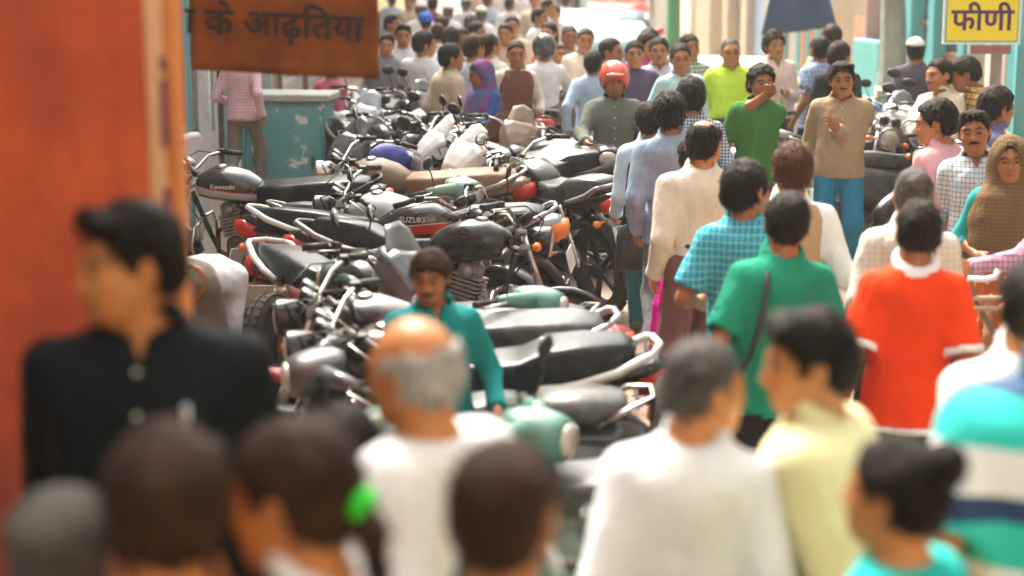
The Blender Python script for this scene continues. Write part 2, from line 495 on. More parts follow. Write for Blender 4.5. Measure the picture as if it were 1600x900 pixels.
SKIN = {'a': (.44, .17, .06), 'b': (.44, .18, .070), 'c': (.33, .125, .048), 'd': (.52, .20, .060), 'e': (.16, .062, .030)}
HAIRC = {'k': ((.0025, .002, .002), (.007, .006, .006)), 'b': ((.012, .007, .005), (.055, .027, .014)), 'h': ((.045, .012, .007), (.09, .03, .014)),
         'g': ((.22, .21, .20), (.62, .60, .57)), 's': ((.03, .027, .027), (.16, .15, .14))}
NP = [0]
def build_person(P, res, root):
    """P: pose + clothes; res: voxel size of the head; parts are linked under root"""
    global HS
    NP[0] += 1; sd = NP[0]; HS = P.get('hs', 1.09)
    J = solve(P); Rt, pel = J['Rt'], J['pel']
    fat = P.get('fat', 0.0); bel = P.get('belly', 0.0); wd = P.get('wide', 1.0)
    co = .026 if P.get('near') else max(res * 2.0, .020)
    hc = J['hc']
    # ---- body
    pts = np.array([J[k, s_][i] for k in ('arm', 'leg') for s_ in (-1, 1) for i in range(3)] + [hc])
    lo, hi = pts.min(0) - .17, pts.max(0) + .17
    lo[2] = min(lo[2], pts[:, 2].min() - .1)
    hw = [J['hand', s_][1] + J['hand', s_][0][:, 0] * .06 for s_ in (-1, 1)]
    hr = .10 if P.get('hands') else 0
    rg = [[(hc[q] - .13, hc[q] + .13)] + ([(h[q] - hr, h[q] + hr) for h in hw] if hr else []) for q in range(3)]
    g = Grid(*(axis(lo[q], hi[q], co, res, rg[q]) for q in range(3)))
    g.frame(lambda x, y, z: torso(x, y, z, -.016, bel * .8, -.12), Rt, pel, .62, .02)
    g.cap(J['neck'] - np.array(Rt)[:, 2] * .03, hc - np.array(J['Rh'])[:, 2] * .05 + np.array(J['Rh'])[:, 1] * .022, .060 + fat * .01, .054 + fat * .01, .03)
    for s_ in (-1, 1):
        sh, el, wr = J['arm', s_]
        am = 1 + .12 * fat
        g.chain([sh, el], [.046 * am, .037 * am], .03); g.chain([el, el + (wr - el) * .3, wr], [.037 * am, .040 * am, .026], .02)
        Rm, o = J['hand', s_]
        g.frame(lambda x, y, z: hand_sdf(x, y, z, P.get('curl', .45)), Rm, o, .24, .012)
        hip, kn, an = J['leg', s_]
        lr = .6 if P.get('skirt') else .85
        g.chain([hip, kn], [.075 * lr, .048 * lr], .03); g.chain([kn, kn + (an - kn) * .3, an], [.048 * lr, .05 * lr, .034], .02)
        g.cap(an + np.array([0, .03, -.045], F32), an + np.array([s_ * .02, -.13, -.055], F32), .03, .026, .02)
    g.frame(lambda x, y, z: head_sdf(x, y, z, 0, fat), J['Rh'], hc, .19, .025, sc=HS)
    V, Q = surface(g)
    me = np_mesh('body', V, Q)
    head_tint(me, J, V, P.get('face', {}))
    sk = skin('skin_' + P.get('skin', 'b'), SKIN[P.get('skin', 'b')])
    mesh_obj('body', me, sk, root)
    # ---- hair
    st = P.get('hair', {})
    if st is not None and not st.get('none'):
        st = dict(st); st['seed'] = sd * 1.37
        rr = .32 if (st.get('tail') or st.get('long')) else .18
        vx = max(res * .9, .005)
        a = [np.arange(hc[q] - rr, hc[q] + rr, vx, dtype=F32) for q in range(3)]
        g = Grid(*a); g.frame(lambda x, y, z: hair_sdf(x, y, z, st), J['Rh'], hc, rr * 1.5, .004, sc=HS)
        V, Q = surface(g); hcx = st.get('col', 'k'); V, Q = strands(V, Q, J, sd, 0 if res > .014 else 420 if st.get('off', .01) > .006 else 120, st)
        mesh_obj('hair', np_mesh('hair', V, Q), hairmat('hair_' + hcx, *HAIRC[hcx]), root)
    if P.get('mous'):
        a = [np.arange(hc[q] - .13, hc[q] + .13, max(res * .8, .005), dtype=F32) for q in range(3)]
        g = Grid(*a)
        big = P['mous']
        g.frame(lambda x, y, z: smin(seg(np.abs(x), y, z, (.002, -.1015, -.0435), (.030, -.0935, -.0510), .0058 * big, .0045), np.float32(9), .001)
                if big < 3 else ell(x, y, z, (0, -.05, -.08), (.062, .055, .05)), J['Rh'], hc, .2, .004, sc=HS)
        V, Q = surface(g)
        if len(Q): mesh_obj('moustache', np_mesh('moustache', V, Q), hairmat('hair_k', *HAIRC['k']), root)
    if P.get('cap') is not None:
        a = [np.arange(hc[q] - .18, hc[q] + .18, max(res, .006), dtype=F32) for q in range(3)]
        g = Grid(*a); kind, cm = P['cap']
        def capf(x, y, z):
            if kind == 'turban':
                d = ell(x, y, z, (0, .012, .055), (.105, .125, .085)); return d - .006 * np.sin(z * 150 + x * 60)
            if kind == 'skull':
                d = ell(x, y, z, (0, .016, .034), (.093, .115, .10)); return smax(d, .052 - z, .01)
            d = ell(x, y, z, (0, .012, .028), (.115, .138, .128))                            # helmet
            d = smax(d, -ell(x, y, z, (0, -.05, -.045), (.076, .125, .085)), .012)
            d = smax(d, -.085 - z, .01)
            return smin(d, seg(x, y, z, (-.055, -.135, .052), (.055, -.135, .052), .014), .02)
        g.frame(capf, J['Rh'], hc, .25, .004, sc=HS)
        V, Q = surface(g); mesh_obj({'turban': 'turban', 'skull': 'cap', 'helmet': 'helmet'}[kind], np_mesh('cap', V, Q), cm, root)
    # ---- clothes
    cv = max(res * 1.6, .0138); cl = .024 if P.get('near') else cv
    def grid_for(ps, m, c=None):
        ps = np.array(ps); l, h = ps.min(0) - m, ps.max(0) + m
        return Grid(*(np.arange(l[q], h[q], c or cv, dtype=F32) for q in range(3)))
    W = P.get('wrinkle', .015)
    T = P.get('pants')
    if T is not None:
        ps = [J['leg', s_][i] for s_ in (-1, 1) for i in range(3)] + [pel + np.array([0, 0, .12], F32)]
        g = grid_for(ps, .17, cl)
        rr = P.get('pw', 1.0)
        if P.get('skirt'):
            hemz = P['skirt']
            n = sd
            def sk_f(x, y, z):
                zs = [hemz - pel[2], -.25, -.05, .10]
                d = loft_sdf(x, y, z, zs, [.27, .215, .185, .15], [.25, .19, .14, .115], [0, .01, .01, 0], 2)
                a = np.arctan2(y, x); return d - .010 * np.sin(a * 17 + z * 3) * np.clip((.1 - z) * 2, 0, 1)
            g.add(lambda X, Y, Z: sk_f(X - pel[0], Y - pel[1], Z - pel[2]), g_lo(g), g_hi(g), .02)
        else:
            g.frame(lambda x, y, z: np.maximum(ell(x, y, z, (0, .010 - bel * .3, -.02), (.158 * wd + bel * .2, .118 + bel * .35, .15)), z - .115), Rt if abs(P.get('lean', 0)) > 30 else np.eye(3), pel, .4, .02)
            for s_ in (-1, 1):
                hip, kn, an = J['leg', s_]
                end = an + unit(an - kn) * .028
                g.cap(hip, kn, .084 * rr, .068 * rr, .035)
                g.cap(kn, end, .068 * rr, .056 * rr, .03, flat=True)
        if P.get('shirt') is not None and P.get('hem', -.10) < .0 and not P.get('skirt') and abs(P.get('lean', 0)) < 30:
            zt = pel[2] + P.get('hem', -.10) + .05
            g.d = np.maximum(g.d, (g.ax[2] - zt)[None, None, :])
        wrinkle(g, W * .8, (11, 11, 8), sd)
        V, Q = surface(g); mesh_obj('skirt' if P.get('skirt') else 'trousers', np_mesh('trousers', V, Q), T, root)
        if P.get('belt') is not None:
            a = [np.arange(pel[q] - .24, pel[q] + .24, cv * .8, dtype=F32) for q in (0, 1)] + [np.arange(pel[2] + .05, pel[2] + .15, cv * .8, dtype=F32)]
            g = Grid(*a); g.add(lambda X, Y, Z: np.maximum(torso(X - pel[0], Y - pel[1], Z - pel[2], .012, bel, -.12), np.abs(Z - pel[2] - .095) - .017), g_lo(g), g_hi(g), .003)
            V, Q = surface(g); mesh_obj('belt', np_mesh('belt', V, Q), P['belt'], root)
    sm = P.get('shoes')
    if sm is not None:
        for s_ in (-1, 1):
            hip, kn, an = J['leg', s_]
            a = [np.arange(an[q] - (.1, .22, .11)[q], an[q] + (.1, .12, .07)[q], max(res, .022 if P.get('near') else .012), dtype=F32) for q in range(3)]
            g = Grid(*a); base = an[2] - .083
            g.cap(an + np.array([0, .025, -.035], F32), an + np.array([s_ * .015, -.14, -.055], F32), .046, .040, .02)
            g.cap(an, an + np.array([0, .01, -.03], F32), .045, .046, .02)
            g.add(lambda X, Y, Z: base - Z + 0 * X + 0 * Y, g_lo(g), g_hi(g), .004) if False else None
            g.d = np.maximum(g.d, (base - a[2])[None, None, :]); g.d = np.maximum(g.d, (a[2] - an[2] - .02)[None, None, :])
            V, Q = surface(g); mesh_obj('shoe', np_mesh('shoe', V, Q), sm, root)
    def top(name, mat, grow, sleeve, hem, collar, open_=.0, wr=1.0, flare=0.0, topz=.485):
        ps = [J['arm', s_][i] for s_ in (-1, 1) for i in range(3)] + [pel + Rt @ np.array([0, 0, hem], F32), J['neck'], pel]
        g = grid_for(ps, .24 if hem > -.2 else .3)
        g.frame(lambda x, y, z: torso(x, y, z, grow, bel, hem, topz, flare, wd), Rt, pel, 1.2, .02)
        for s_ in (-1, 1):
            sh, el, wr_ = J['arm', s_]
            am = (1 + .12 * fat) * P.get('slw', 1.0)
            if sleeve == 'N': continue
            if sleeve == 'S':
                e2 = sh + (el - sh) * .80
                g.cap(sh, e2, .056 * am + grow * .5, .062 * am + grow * .5, .05, flat=True)
                g.cap(sh + (el - sh) * .62, el, .054 * am, .054 * am, .004, sub=True)
            else:
                rl = P.get('roll', 1.0)
                g.cap(sh, el, .055 * am + grow * .5, .051 * am, .05)
                e2 = el + (wr_ - el) * rl
                g.cap(el, e2, .052 * am, .039 * am, .016, flat=True)
                g.cap(el + (wr_ - el) * (rl - .06), e2 + (wr_ - el) * .05, .044 * am, .044 * am, .012, m=.03)
                g.d = g.d
                cutd = unit(wr_ - el); c0 = e2 + cutd * .012
                g.add(lambda X, Y, Z: np.maximum(capsule(X, Y, Z, c0, c0 + cutd * .12, .06, .06), -((X - c0[0]) * cutd[0] + (Y - c0[1]) * cutd[1] + (Z - c0[2]) * cutd[2])), c0 - .2, c0 + .2, .004, True)
        wrinkle(g, W * wr, (9, 9, 6), sd + 5)
        if collar:
            nk = J['neck']
            tilt = unit(Rt @ np.array([0, -.42, 1], F32))
            def colf(x, y, z):
                zt = z - .020 + y * .55                                       # leans forward and down
                rad = np.sqrt(x * x * 1.0 + (y + .004) ** 2 * .92)
                d = np.abs(rad - (.077 + fat * .010 - .45 * zt)) - .0095
                d = np.maximum(d, np.abs(zt) - (.027 if collar == 1 else .017))
                gap = np.maximum(np.abs(x) - np.clip(.008 + (zt + .03) * .35, .004, .03), y + .03)
                return np.maximum(d, -gap)
            g.frame(colf, Rt, nk, .16, .01)
            if open_ > 0:                                                     # opened neck
                g.frame(lambda x, y, z: np.maximum(np.maximum(np.abs(x) - np.clip((z + open_) * .33, 0, .05), y + .02), -(z + open_)), Rt, nk, .22, .008, True)
        V, Q = surface(g)
        me = np_mesh(name, V, Q)
        return mesh_obj(name, me, mat, root)
    if P.get('shirt') is not None:
        top(P.get('tname', 'shirt'), P['shirt'], P.get('loose', .014), P.get('sleeve', 'L'), P.get('hem', -.10), P.get('collar', 1), P.get('open', .0), flare=P.get('flare', 0))
        if P.get('buttons') is not None:
            for i in range(P.get('nbut', 5)):
                z = .42 - i * .085
                c = pel + Rt @ np.array([0.004, -.118 - P.get('loose', .014) - .010 - bel * (.6 if z < .2 else .25) + (.022 if z > .38 else 0), z], F32)
                bm = bmesh.new(); bmesh.ops.create_cone(bm, cap_ends=True, segments=10, radius1=.0065, radius2=.005, depth=.005, matrix=Matrix.Translation(c) @ Matrix.Rotation(R(90), 4, 'X'))
                me = bpy.data.meshes.new('button'); bm.to_mesh(me); bm.free(); mesh_obj('button', me, P['buttons'], root)
        if P.get('ccol') is not None:                                          # contrasting collar, cuffs
            nk = J['neck']; a = [np.arange(nk[q] - .13, nk[q] + .13, .0055, dtype=F32) for q in range(3)]
            g = Grid(*a)
            def colf(x, y, z):
                zt = z - .030 + y * .50
                rad = np.sqrt(x * x + (y + .004) ** 2 * .92)
                d = np.maximum(np.abs(rad - (.083 - .60 * zt)) - .007, np.maximum(zt - .019, -.010 - zt))
                return np.maximum(d, -np.maximum(np.abs(x) - .012, y + .03))
            g.frame(colf, Rt, nk, .2, .004)
            V, Q = surface(g); mesh_obj('collar', np_mesh('collar', V, Q), P['ccol'], root)
        if P.get('ccuff') is not None:
            for s_ in (-1, 1):
                sh, el, wr_ = J['arm', s_]; c = sh + (el - sh) * .80; ax_ = unit(el - sh)
                a = [np.arange(c[q] - .12, c[q] + .12, cv * .7, dtype=F32) for q in range(3)]
                g = Grid(*a); am = (1 + .12 * fat) * P.get('slw', 1.0)
                g.add(lambda X, Y, Z: np.maximum(np.abs(capsule(X, Y, Z, c - ax_ * .2, c + ax_ * .2, .072 * am, .072 * am)) - .006, np.abs((X - c[0]) * ax_[0] + (Y - c[1]) * ax_[1] + (Z - c[2]) * ax_[2]) - .016), g_lo(g), g_hi(g), .003)
                V, Q = surface(g); mesh_obj('cuff', np_mesh('cuff', V, Q), P['ccuff'], root)
        if P.get('chem') is not None:
            a = [np.arange(pel[q] - .30, pel[q] + .30, cv * .8, dtype=F32) for q in (0, 1)] + [np.arange(pel[2] + P['hem'] - .03, pel[2] + P['hem'] + .03, cv * .7, dtype=F32)]
            g = Grid(*a); h_ = P['hem']
            g.frame(lambda x, y, z: np.maximum(torso(x, y, z, P.get('loose', .014) + .009, bel, h_ - .1, .4, 0, wd), np.abs(z - h_) - .012), Rt, pel, .5, .004)
            V, Q = surface(g); mesh_obj('hem_band', np_mesh('hem_band', V, Q), P['chem'], root)
    if P.get('vest') is not None:
        top('vest', P['vest'], .026, 'N', P.get('vhem', -.09), 0, topz=.47, wr=.7)
    if P.get('shawl') is not None:
        zb = P.get('shawl_hem', -.05)
        ps = [hc + np.array([0, 0, .15], F32), pel + Rt @ np.array([0, 0, zb], F32)]
        l = np.array([hc[0] - .36, hc[1] - .34, pel[2] + zb - .05]); h = np.array([hc[0] + .36, hc[1] + .32, hc[2] + .17])
        g = Grid(*(np.arange(l[q], h[q], cv, dtype=F32) for q in range(3)))
        def hood(x, y, z):
            d = ell(x, y, z, (0, .022, .022), (.098, .118, .112))
            d = smin(d, ell(x, y, z, (0, .04, -.08), (.10, .085, .12)), .05)
            d = smax(d, -ell(x, y, z, (0, -.10, -.015), (.068, .085, .112)), .012)
            return d
        def drape(x, y, z):
            zs = [zb, .10, .30, .42, .48, .55]
            a = [.245, .238, .228, .192, .120, .085]; b = [.19, .185, .17, .145, .105, .085]
            return loft_sdf(x, y, z, zs, a, b, [-.03, -.03, -.015, 0, .01, .01], 2.1)
        if P.get('bare_head') is None: g.frame(hood, J['Rh'], hc, .3, .03, sc=HS)
        g.frame(drape, Rt, pel, .9, .04)
        wrinkle(g, .024, (6, 6, 4), sd); 
        V, Q = surface(g); mesh_obj('shawl', np_mesh('shawl', V, Q), P['shawl'], root)
    if P.get('specs') is not None:
        bm = bmesh.new()
        for s_ in (-1, 1):
            M = Matrix.Translation((s_ * .032, -.108, .004)) @ Matrix.Diagonal((1, .35, .75, 1)) @ Matrix.Rotation(R(90), 4, 'X')
            torus_bm(bm, .020, .0018, 14, 5, M)
            tube_bm(bm, [(s_ * .053, -.106, .010), (s_ * .078, -.03, .010), (s_ * .080, .02, .008)], .0015, 5)
        tube_bm(bm, [(-.012, -.108, .008), (.012, -.108, .008)], .0016, 5)
        me = bpy.data.meshes.new('spectacles'); bm.to_mesh(me); bm.free()
        Mx = np.eye(4); Mx[:3, :3] = J['Rh'] * HS; Mx[:3, 3] = hc
        me.transform(Matrix(Mx.tolist())); mesh_obj('spectacles', me, P['specs'], root)
    return J
def g_lo(g): return [a[0] - 1 for a in g.ax]
def g_hi(g): return [a[-1] + 1 for a in g.ax]
def torus_bm(bm, R0, r, n, m, M):
    ring = []
    for i in range(n):
        a = 2 * math.pi * i / n; row = []
        for j in range(m):
            b = 2 * math.pi * j / m
            row.append(bm.verts.new(M @ Vector(((R0 + r * math.cos(b)) * math.cos(a), (R0 + r * math.cos(b)) * math.sin(a), r * math.sin(b)))))
        ring.append(row)
    for i in range(n):
        for j in range(m):
            f = bm.faces.new((ring[i][j], ring[(i + 1) % n][j], ring[(i + 1) % n][(j + 1) % m], ring[i][(j + 1) % m])); f.smooth = True
def tube_bm(bm, pts, r, n=8, caps=True):
    pts = [Vector(p) for p in pts]; rows = []
    rs = r if hasattr(r, '__len__') else [r] * len(pts)
    up = None
    for i, p in enumerate(pts):
        t = (pts[min(i + 1, len(pts) - 1)] - pts[max(i - 1, 0)]).normalized()
        if up is None:
            up = Vector((0, 0, 1)) if abs(t.z) < .9 else Vector((0, 1, 0))
        a = t.cross(up).normalized(); b = t.cross(a).normalized(); up = -b if -b.dot(up) > 0 else b
        a = t.cross(up).normalized(); b = up
        rows.append([bm.verts.new(p + (a * math.cos(2 * math.pi * k / n) + b * math.sin(2 * math.pi * k / n)) * rs[i]) for k in range(n)])
    for i in range(len(rows) - 1):
        for k in range(n):
            f = bm.faces.new((rows[i][k], rows[i][(k + 1) % n], rows[i + 1][(k + 1) % n], rows[i + 1][k])); f.smooth = True
    if caps:
        bm.faces.new(rows[0][::-1]); bm.faces.new(rows[-1])
    return bm

def strands(V, Q, J, sd, n, st):
    """loose locks over the hair: thin tapering blades that follow its fall and break the outline"""
    if not n or len(V) < 50: return V, Q
    rs = np.random.RandomState(int(sd) + 11); i = rs.randint(0, len(V), n)
    hc, Rh = np.array(J['hc']), np.array(J['Rh']); p = V[i]
    nr = p - (hc + Rh @ np.array([0, .015, .02])); nr /= np.linalg.norm(nr, axis=1)[:, None] + 1e-9
    crown = Rh @ np.array([.01, .05, .1]); fl = nr - crown / np.linalg.norm(crown) + rs.normal(0, .35, (n, 3)); fl -= nr * (fl * nr).sum(1)[:, None]
    fl /= np.linalg.norm(fl, axis=1)[:, None] + 1e-9; sdv = np.cross(nr, fl)
    ln = rs.uniform(.016, .040, n)[:, None] * (1 if st.get('off', .01) > .006 else .35); wd = rs.uniform(.0018, .0038, n)[:, None]; lift = rs.uniform(.04, .30, n)[:, None]
    a = p - sdv * wd - nr * .002; b = p + sdv * wd - nr * .002
    m1 = p + fl * ln * .6 + nr * ln * lift * .7 + sdv * wd * .7; m0 = p + fl * ln * .6 + nr * ln * lift * .7 - sdv * wd * .7
    e = p + fl * ln + nr * ln * lift * .8; e2 = e + sdv * .0004
    k = len(V); r_ = np.arange(n)
    V2 = np.concatenate([V, a, b, m1, m0, e2, e]).astype(F32)
    q1 = np.stack([k + r_, k + n + r_, k + 2 * n + r_, k + 3 * n + r_], 1); q2 = np.stack([k + 3 * n + r_, k + 2 * n + r_, k + 4 * n + r_, k + 5 * n + r_], 1)
    return V2, np.concatenate([Q, q1, q2])
def eyes(J, root):
    for s_ in (-1, 1):
        bm = bmesh.new(); bmesh.ops.create_uvsphere(bm, u_segments=14, v_segments=10, radius=1, matrix=RXE)
        me = bpy.data.meshes.new('eye')
        for f in bm.faces:
            c = f.calc_center_median(); f.smooth = True; f.material_index = 1 if c.y < 0 and math.hypot(c.x, c.z) < .86 else 0
        bm.to_mesh(me); bm.free()
        me.materials.append(EYE_W); me.materials.append(EYE_D)
        Mx = np.eye(4); Mx[:3, :3] = np.array(J['Rh']) @ np.diag([.0105, .0118, .0052]) * HS; Mx[:3, 3] = np.array(J['hc']) + np.array(J['Rh']) @ np.array([s_ * .031, -.0865, .005]) * HS
        me.transform(Matrix(Mx.tolist())); mesh_obj('eye', me, None, root)
RXE = Matrix.Rotation(R(90), 4, 'X')
EYE_W = paint('eye_white', (.24, .20, .17), .4, 0, 0); EYE_D = paint('eye_iris', (.012, .008, .006), .15, 0, 0)  # brow shade is put into the darkened whites and oversized irises
GROUP_PEOPLE = 'people walking and standing in the crowded bazaar street'
ADJ = []
def person(label, u, v, s, yaw, ht=None, base=None, res=None, cat='man', **P):
    """head top at photo pixel (u, v), s pixels per metre there; yaw 0 faces the lens, 180 away, -90 towards the photo's left"""
    if P.get('pos') is not None:
        x, y, z0 = P['pos']; full = (ht or 1.7) / 1.7
        root = empty('person', (x, y, z0), R(yaw), label, cat, P.get('group', GROUP_PEOPLE)); root.scale = (full,) * 3
        P['J'] = build_person(P, (res or .0075) / full, root)
        return root, P['J'], full
    p = at(u, v, s)
    z0 = ground_z(p.y) if base is None else base
    J = solve(P); top = float(J['hc'][2]) + .126
    h = (p.z - z0)
    full = h / top
    if ht is None and not .85 < full < 1.07:
        ht = 1.7 * min(max(full, .85), 1.07)
    if ht:                                                             # keep a believable height: slide along the sight line
        want = ht / 1.7
        for _ in range(8):
            q = gnd(u, v, z0 + want * top)
            if base is None: z0 = ground_z(q.y)
        p = q; full = want
    sn = FPX / (p - Vector((0, 0, CAM_H))).dot(FWD)
    if abs(sn / s - 1) > .12: ADJ.append((label[:30], s, round(sn), round(full * 1.7, 2)))
    if res is None: res = (.012 if sn > 560 else min(max(2.1 / sn, .0080), .022))
    if sn > 360: P.setdefault('hs', .99)
    if sn > 560: P['near'] = True
    hx = J['hc']
    c, s_ = math.cos(R(yaw)), math.sin(R(yaw))
    off = Vector((c * hx[0] - s_ * hx[1], s_ * hx[0] + c * hx[1], 0)) * full
    root = empty('person', (p.x - off.x, p.y - off.y, z0), R(yaw), label, cat, P.get('group', GROUP_PEOPLE))
    root.scale = (full,) * 3
    P['J'] = build_person(P, res / full, root)
    if sn > 130 and abs((yaw + P.get('head', (0,))[0] + 180) % 360 - 180) < 105: eyes(P['J'], root)
    return root, P['J'], full
# ---------------------------------------------------------------- two-wheelers: meshes made once, shared by every copy
CACHE = {}
def bm_mesh(key, fn):
    if key not in CACHE:
        bm = bmesh.new(); fn(bm)
        bmesh.ops.recalc_face_normals(bm, faces=bm.faces)
        me = bpy.data.meshes.new(key); bm.to_mesh(me); bm.free(); CACHE[key] = me
    return CACHE[key]
def part(parent, name, key, fn, mat, loc=None, rot=None, scale=None, label=None):
    me = bm_mesh(key, fn)
    o = mesh_obj(name, me, mat, parent, True)
    if loc is not None: o.location = loc
    if rot is not None: o.rotation_euler = rot
    if scale is not None: o.scale = scale
    if label: o['label'] = label
    return o
def box_bm(bm, c, h, M=None, bev=0.0):
    """box of centre c, half sizes h"""
    r = bmesh.ops.create_cube(bm, size=2, matrix=(M or Matrix()) @ Matrix.Translation(c) @ Matrix.Diagonal((*h, 1)))
    if bev:
        es = {e for v in r['verts'] for e in v.link_edges}
        bmesh.ops.bevel(bm, geom=list(es), offset=bev, segments=1, affect='EDGES')
def ring_loft(bm, rings, closed=True, caps=True, smooth=True):
    rows = [[bm.verts.new(p) for p in r] for r in rings]
    n = len(rows[0])
    for i in range(len(rows) - 1):
        for k in range(n if closed else n - 1):
            f = bm.faces.new((rows[i][k], rows[i][(k + 1) % n], rows[i + 1][(k + 1) % n], rows[i + 1][k])); f.smooth = smooth
    if caps and closed:
        bm.faces.new(rows[0][::-1]); bm.faces.new(rows[-1])
    return rows
def xloft(bm, secs, n=14, e=2.6, flat=None):
    """sections across x: (x, z, half width, half height[, y])"""
    rings = []
    for s in secs:
        x, z, hw, hh = s[:4]; y = s[4] if len(s) > 4 else 0; r = []
        for k in range(n):
            a = 2 * math.pi * k / n; c, s_ = math.cos(a), math.sin(a)
            r.append((x, y + hw * math.copysign(abs(c) ** (2 / e), c), z + hh * math.copysign(abs(s_) ** (2 / e), s_)))
        rings.append(r)
    return ring_loft(bm, rings)
def zloft(bm, secs, n=14, e=2.6):
    """sections across z: (z, x, half length, half width[, y])"""
    rings = []
    for s in secs:
        z, x, hl, hw = s[:4]; y = s[4] if len(s) > 4 else 0; r = []
        for k in range(n):
            a = 2 * math.pi * k / n; c, s_ = math.cos(a), math.sin(a)
            r.append((x + hl * math.copysign(abs(c) ** (2 / e), c), y + hw * math.copysign(abs(s_) ** (2 / e), s_), z))
        rings.append(r)
    return ring_loft(bm, rings)
def lathe(bm, prof, n=16, M=None):
    """profile of (radius, along) turned round local z"""
    M = M or Matrix()
    return ring_loft(bm, [[M @ Vector((max(r, 1e-4) * math.cos(2 * math.pi * k / n), max(r, 1e-4) * math.sin(2 * math.pi * k / n), h)) for k in range(n)] for r, h in prof])
RX90 = Matrix.Rotation(R(90), 4, 'X'); RY90 = Matrix.Rotation(R(90), 4, 'Y')
def guard(bm, c, r, a0, a1, hw, n=10, lip=.03):
    """mudguard: an arc over a wheel"""
    rings = []
    for i in range(n + 1):
        a = R(a0 + (a1 - a0) * i / n); ca, sa = math.cos(a), math.sin(a); row = []
        for y, q in ((-hw, -lip), (-hw * .85, -.006), (-hw * .4, .006), (hw * .4, .006), (hw * .85, -.006), (hw, -lip), (hw * .82, -.014), (hw * .4, -.002), (-hw * .4, -.002), (-hw * .82, -.014)):
            row.append((c[0] + (r + q) * ca, y, c[1] + (r + q) * sa))
        rings.append(row)
    ring_loft(bm, rings)
def tyre(bm, R0, r, M=RX90):
    torus_bm(bm, R0, r, 30, 9, M)
    for i in range(30):                                                       # tread blocks
        a = 2 * math.pi * (i + .5) / 30
        for y in (-.4, .4):
            m = M @ Matrix.Rotation(a, 4, 'Z') @ Matrix.Translation((R0 + r * .93, 0, y * r)) @ Matrix.Rotation(-y * .6, 4, 'Y')
            box_bm(bm, (0, 0, 0), (.006, .020, r * .26), m)
def rim(bm, R0, hub, spokes=18):
    torus_bm(bm, R0, .014, 28, 6, RX90); 
    lathe(bm, [(0, -.06), (hub * .5, -.058), (hub, -.045), (hub, .045), (hub * .5, .058), (0, .06)], 14, RX90)
    if spokes:
        for i in range(spokes):
            a = 2 * math.pi * i / spokes; b = a + (.35 if i % 2 else -.35); y = .04 if i % 4 < 2 else -.04
            tube_bm(bm, [(hub * .95 * math.cos(a), y, hub * .95 * math.sin(a)), (R0 * math.cos(b), 0, R0 * math.sin(b))], .0032, 4, False)
def alloy(bm, R0, hub):
    torus_bm(bm, R0, .016, 28, 6, RX90); lathe(bm, [(0, -.06), (hub, -.05), (hub, .05), (0, .06)], 14, RX90)
    for i in range(5):
        a = 2 * math.pi * i / 5; m = Matrix.Rotation(-a, 4, 'Y')
        box_bm(bm, ((R0 + hub) / 2, 0, 0), ((R0 - hub) / 2 + .01, .012, .018), m)
def disc_rim(bm, R0, hub):
    lathe(bm, [(R0, -.04), (R0 + .008, -.035), (R0 * .8, -.02), (R0 * .45, -.03), (hub, -.05), (0, -.05), (0, .05), (hub, .05), (R0 * .45, .03), (R0 * .8, .02), (R0 + .008, .035), (R0, .04)], 20, RX90)

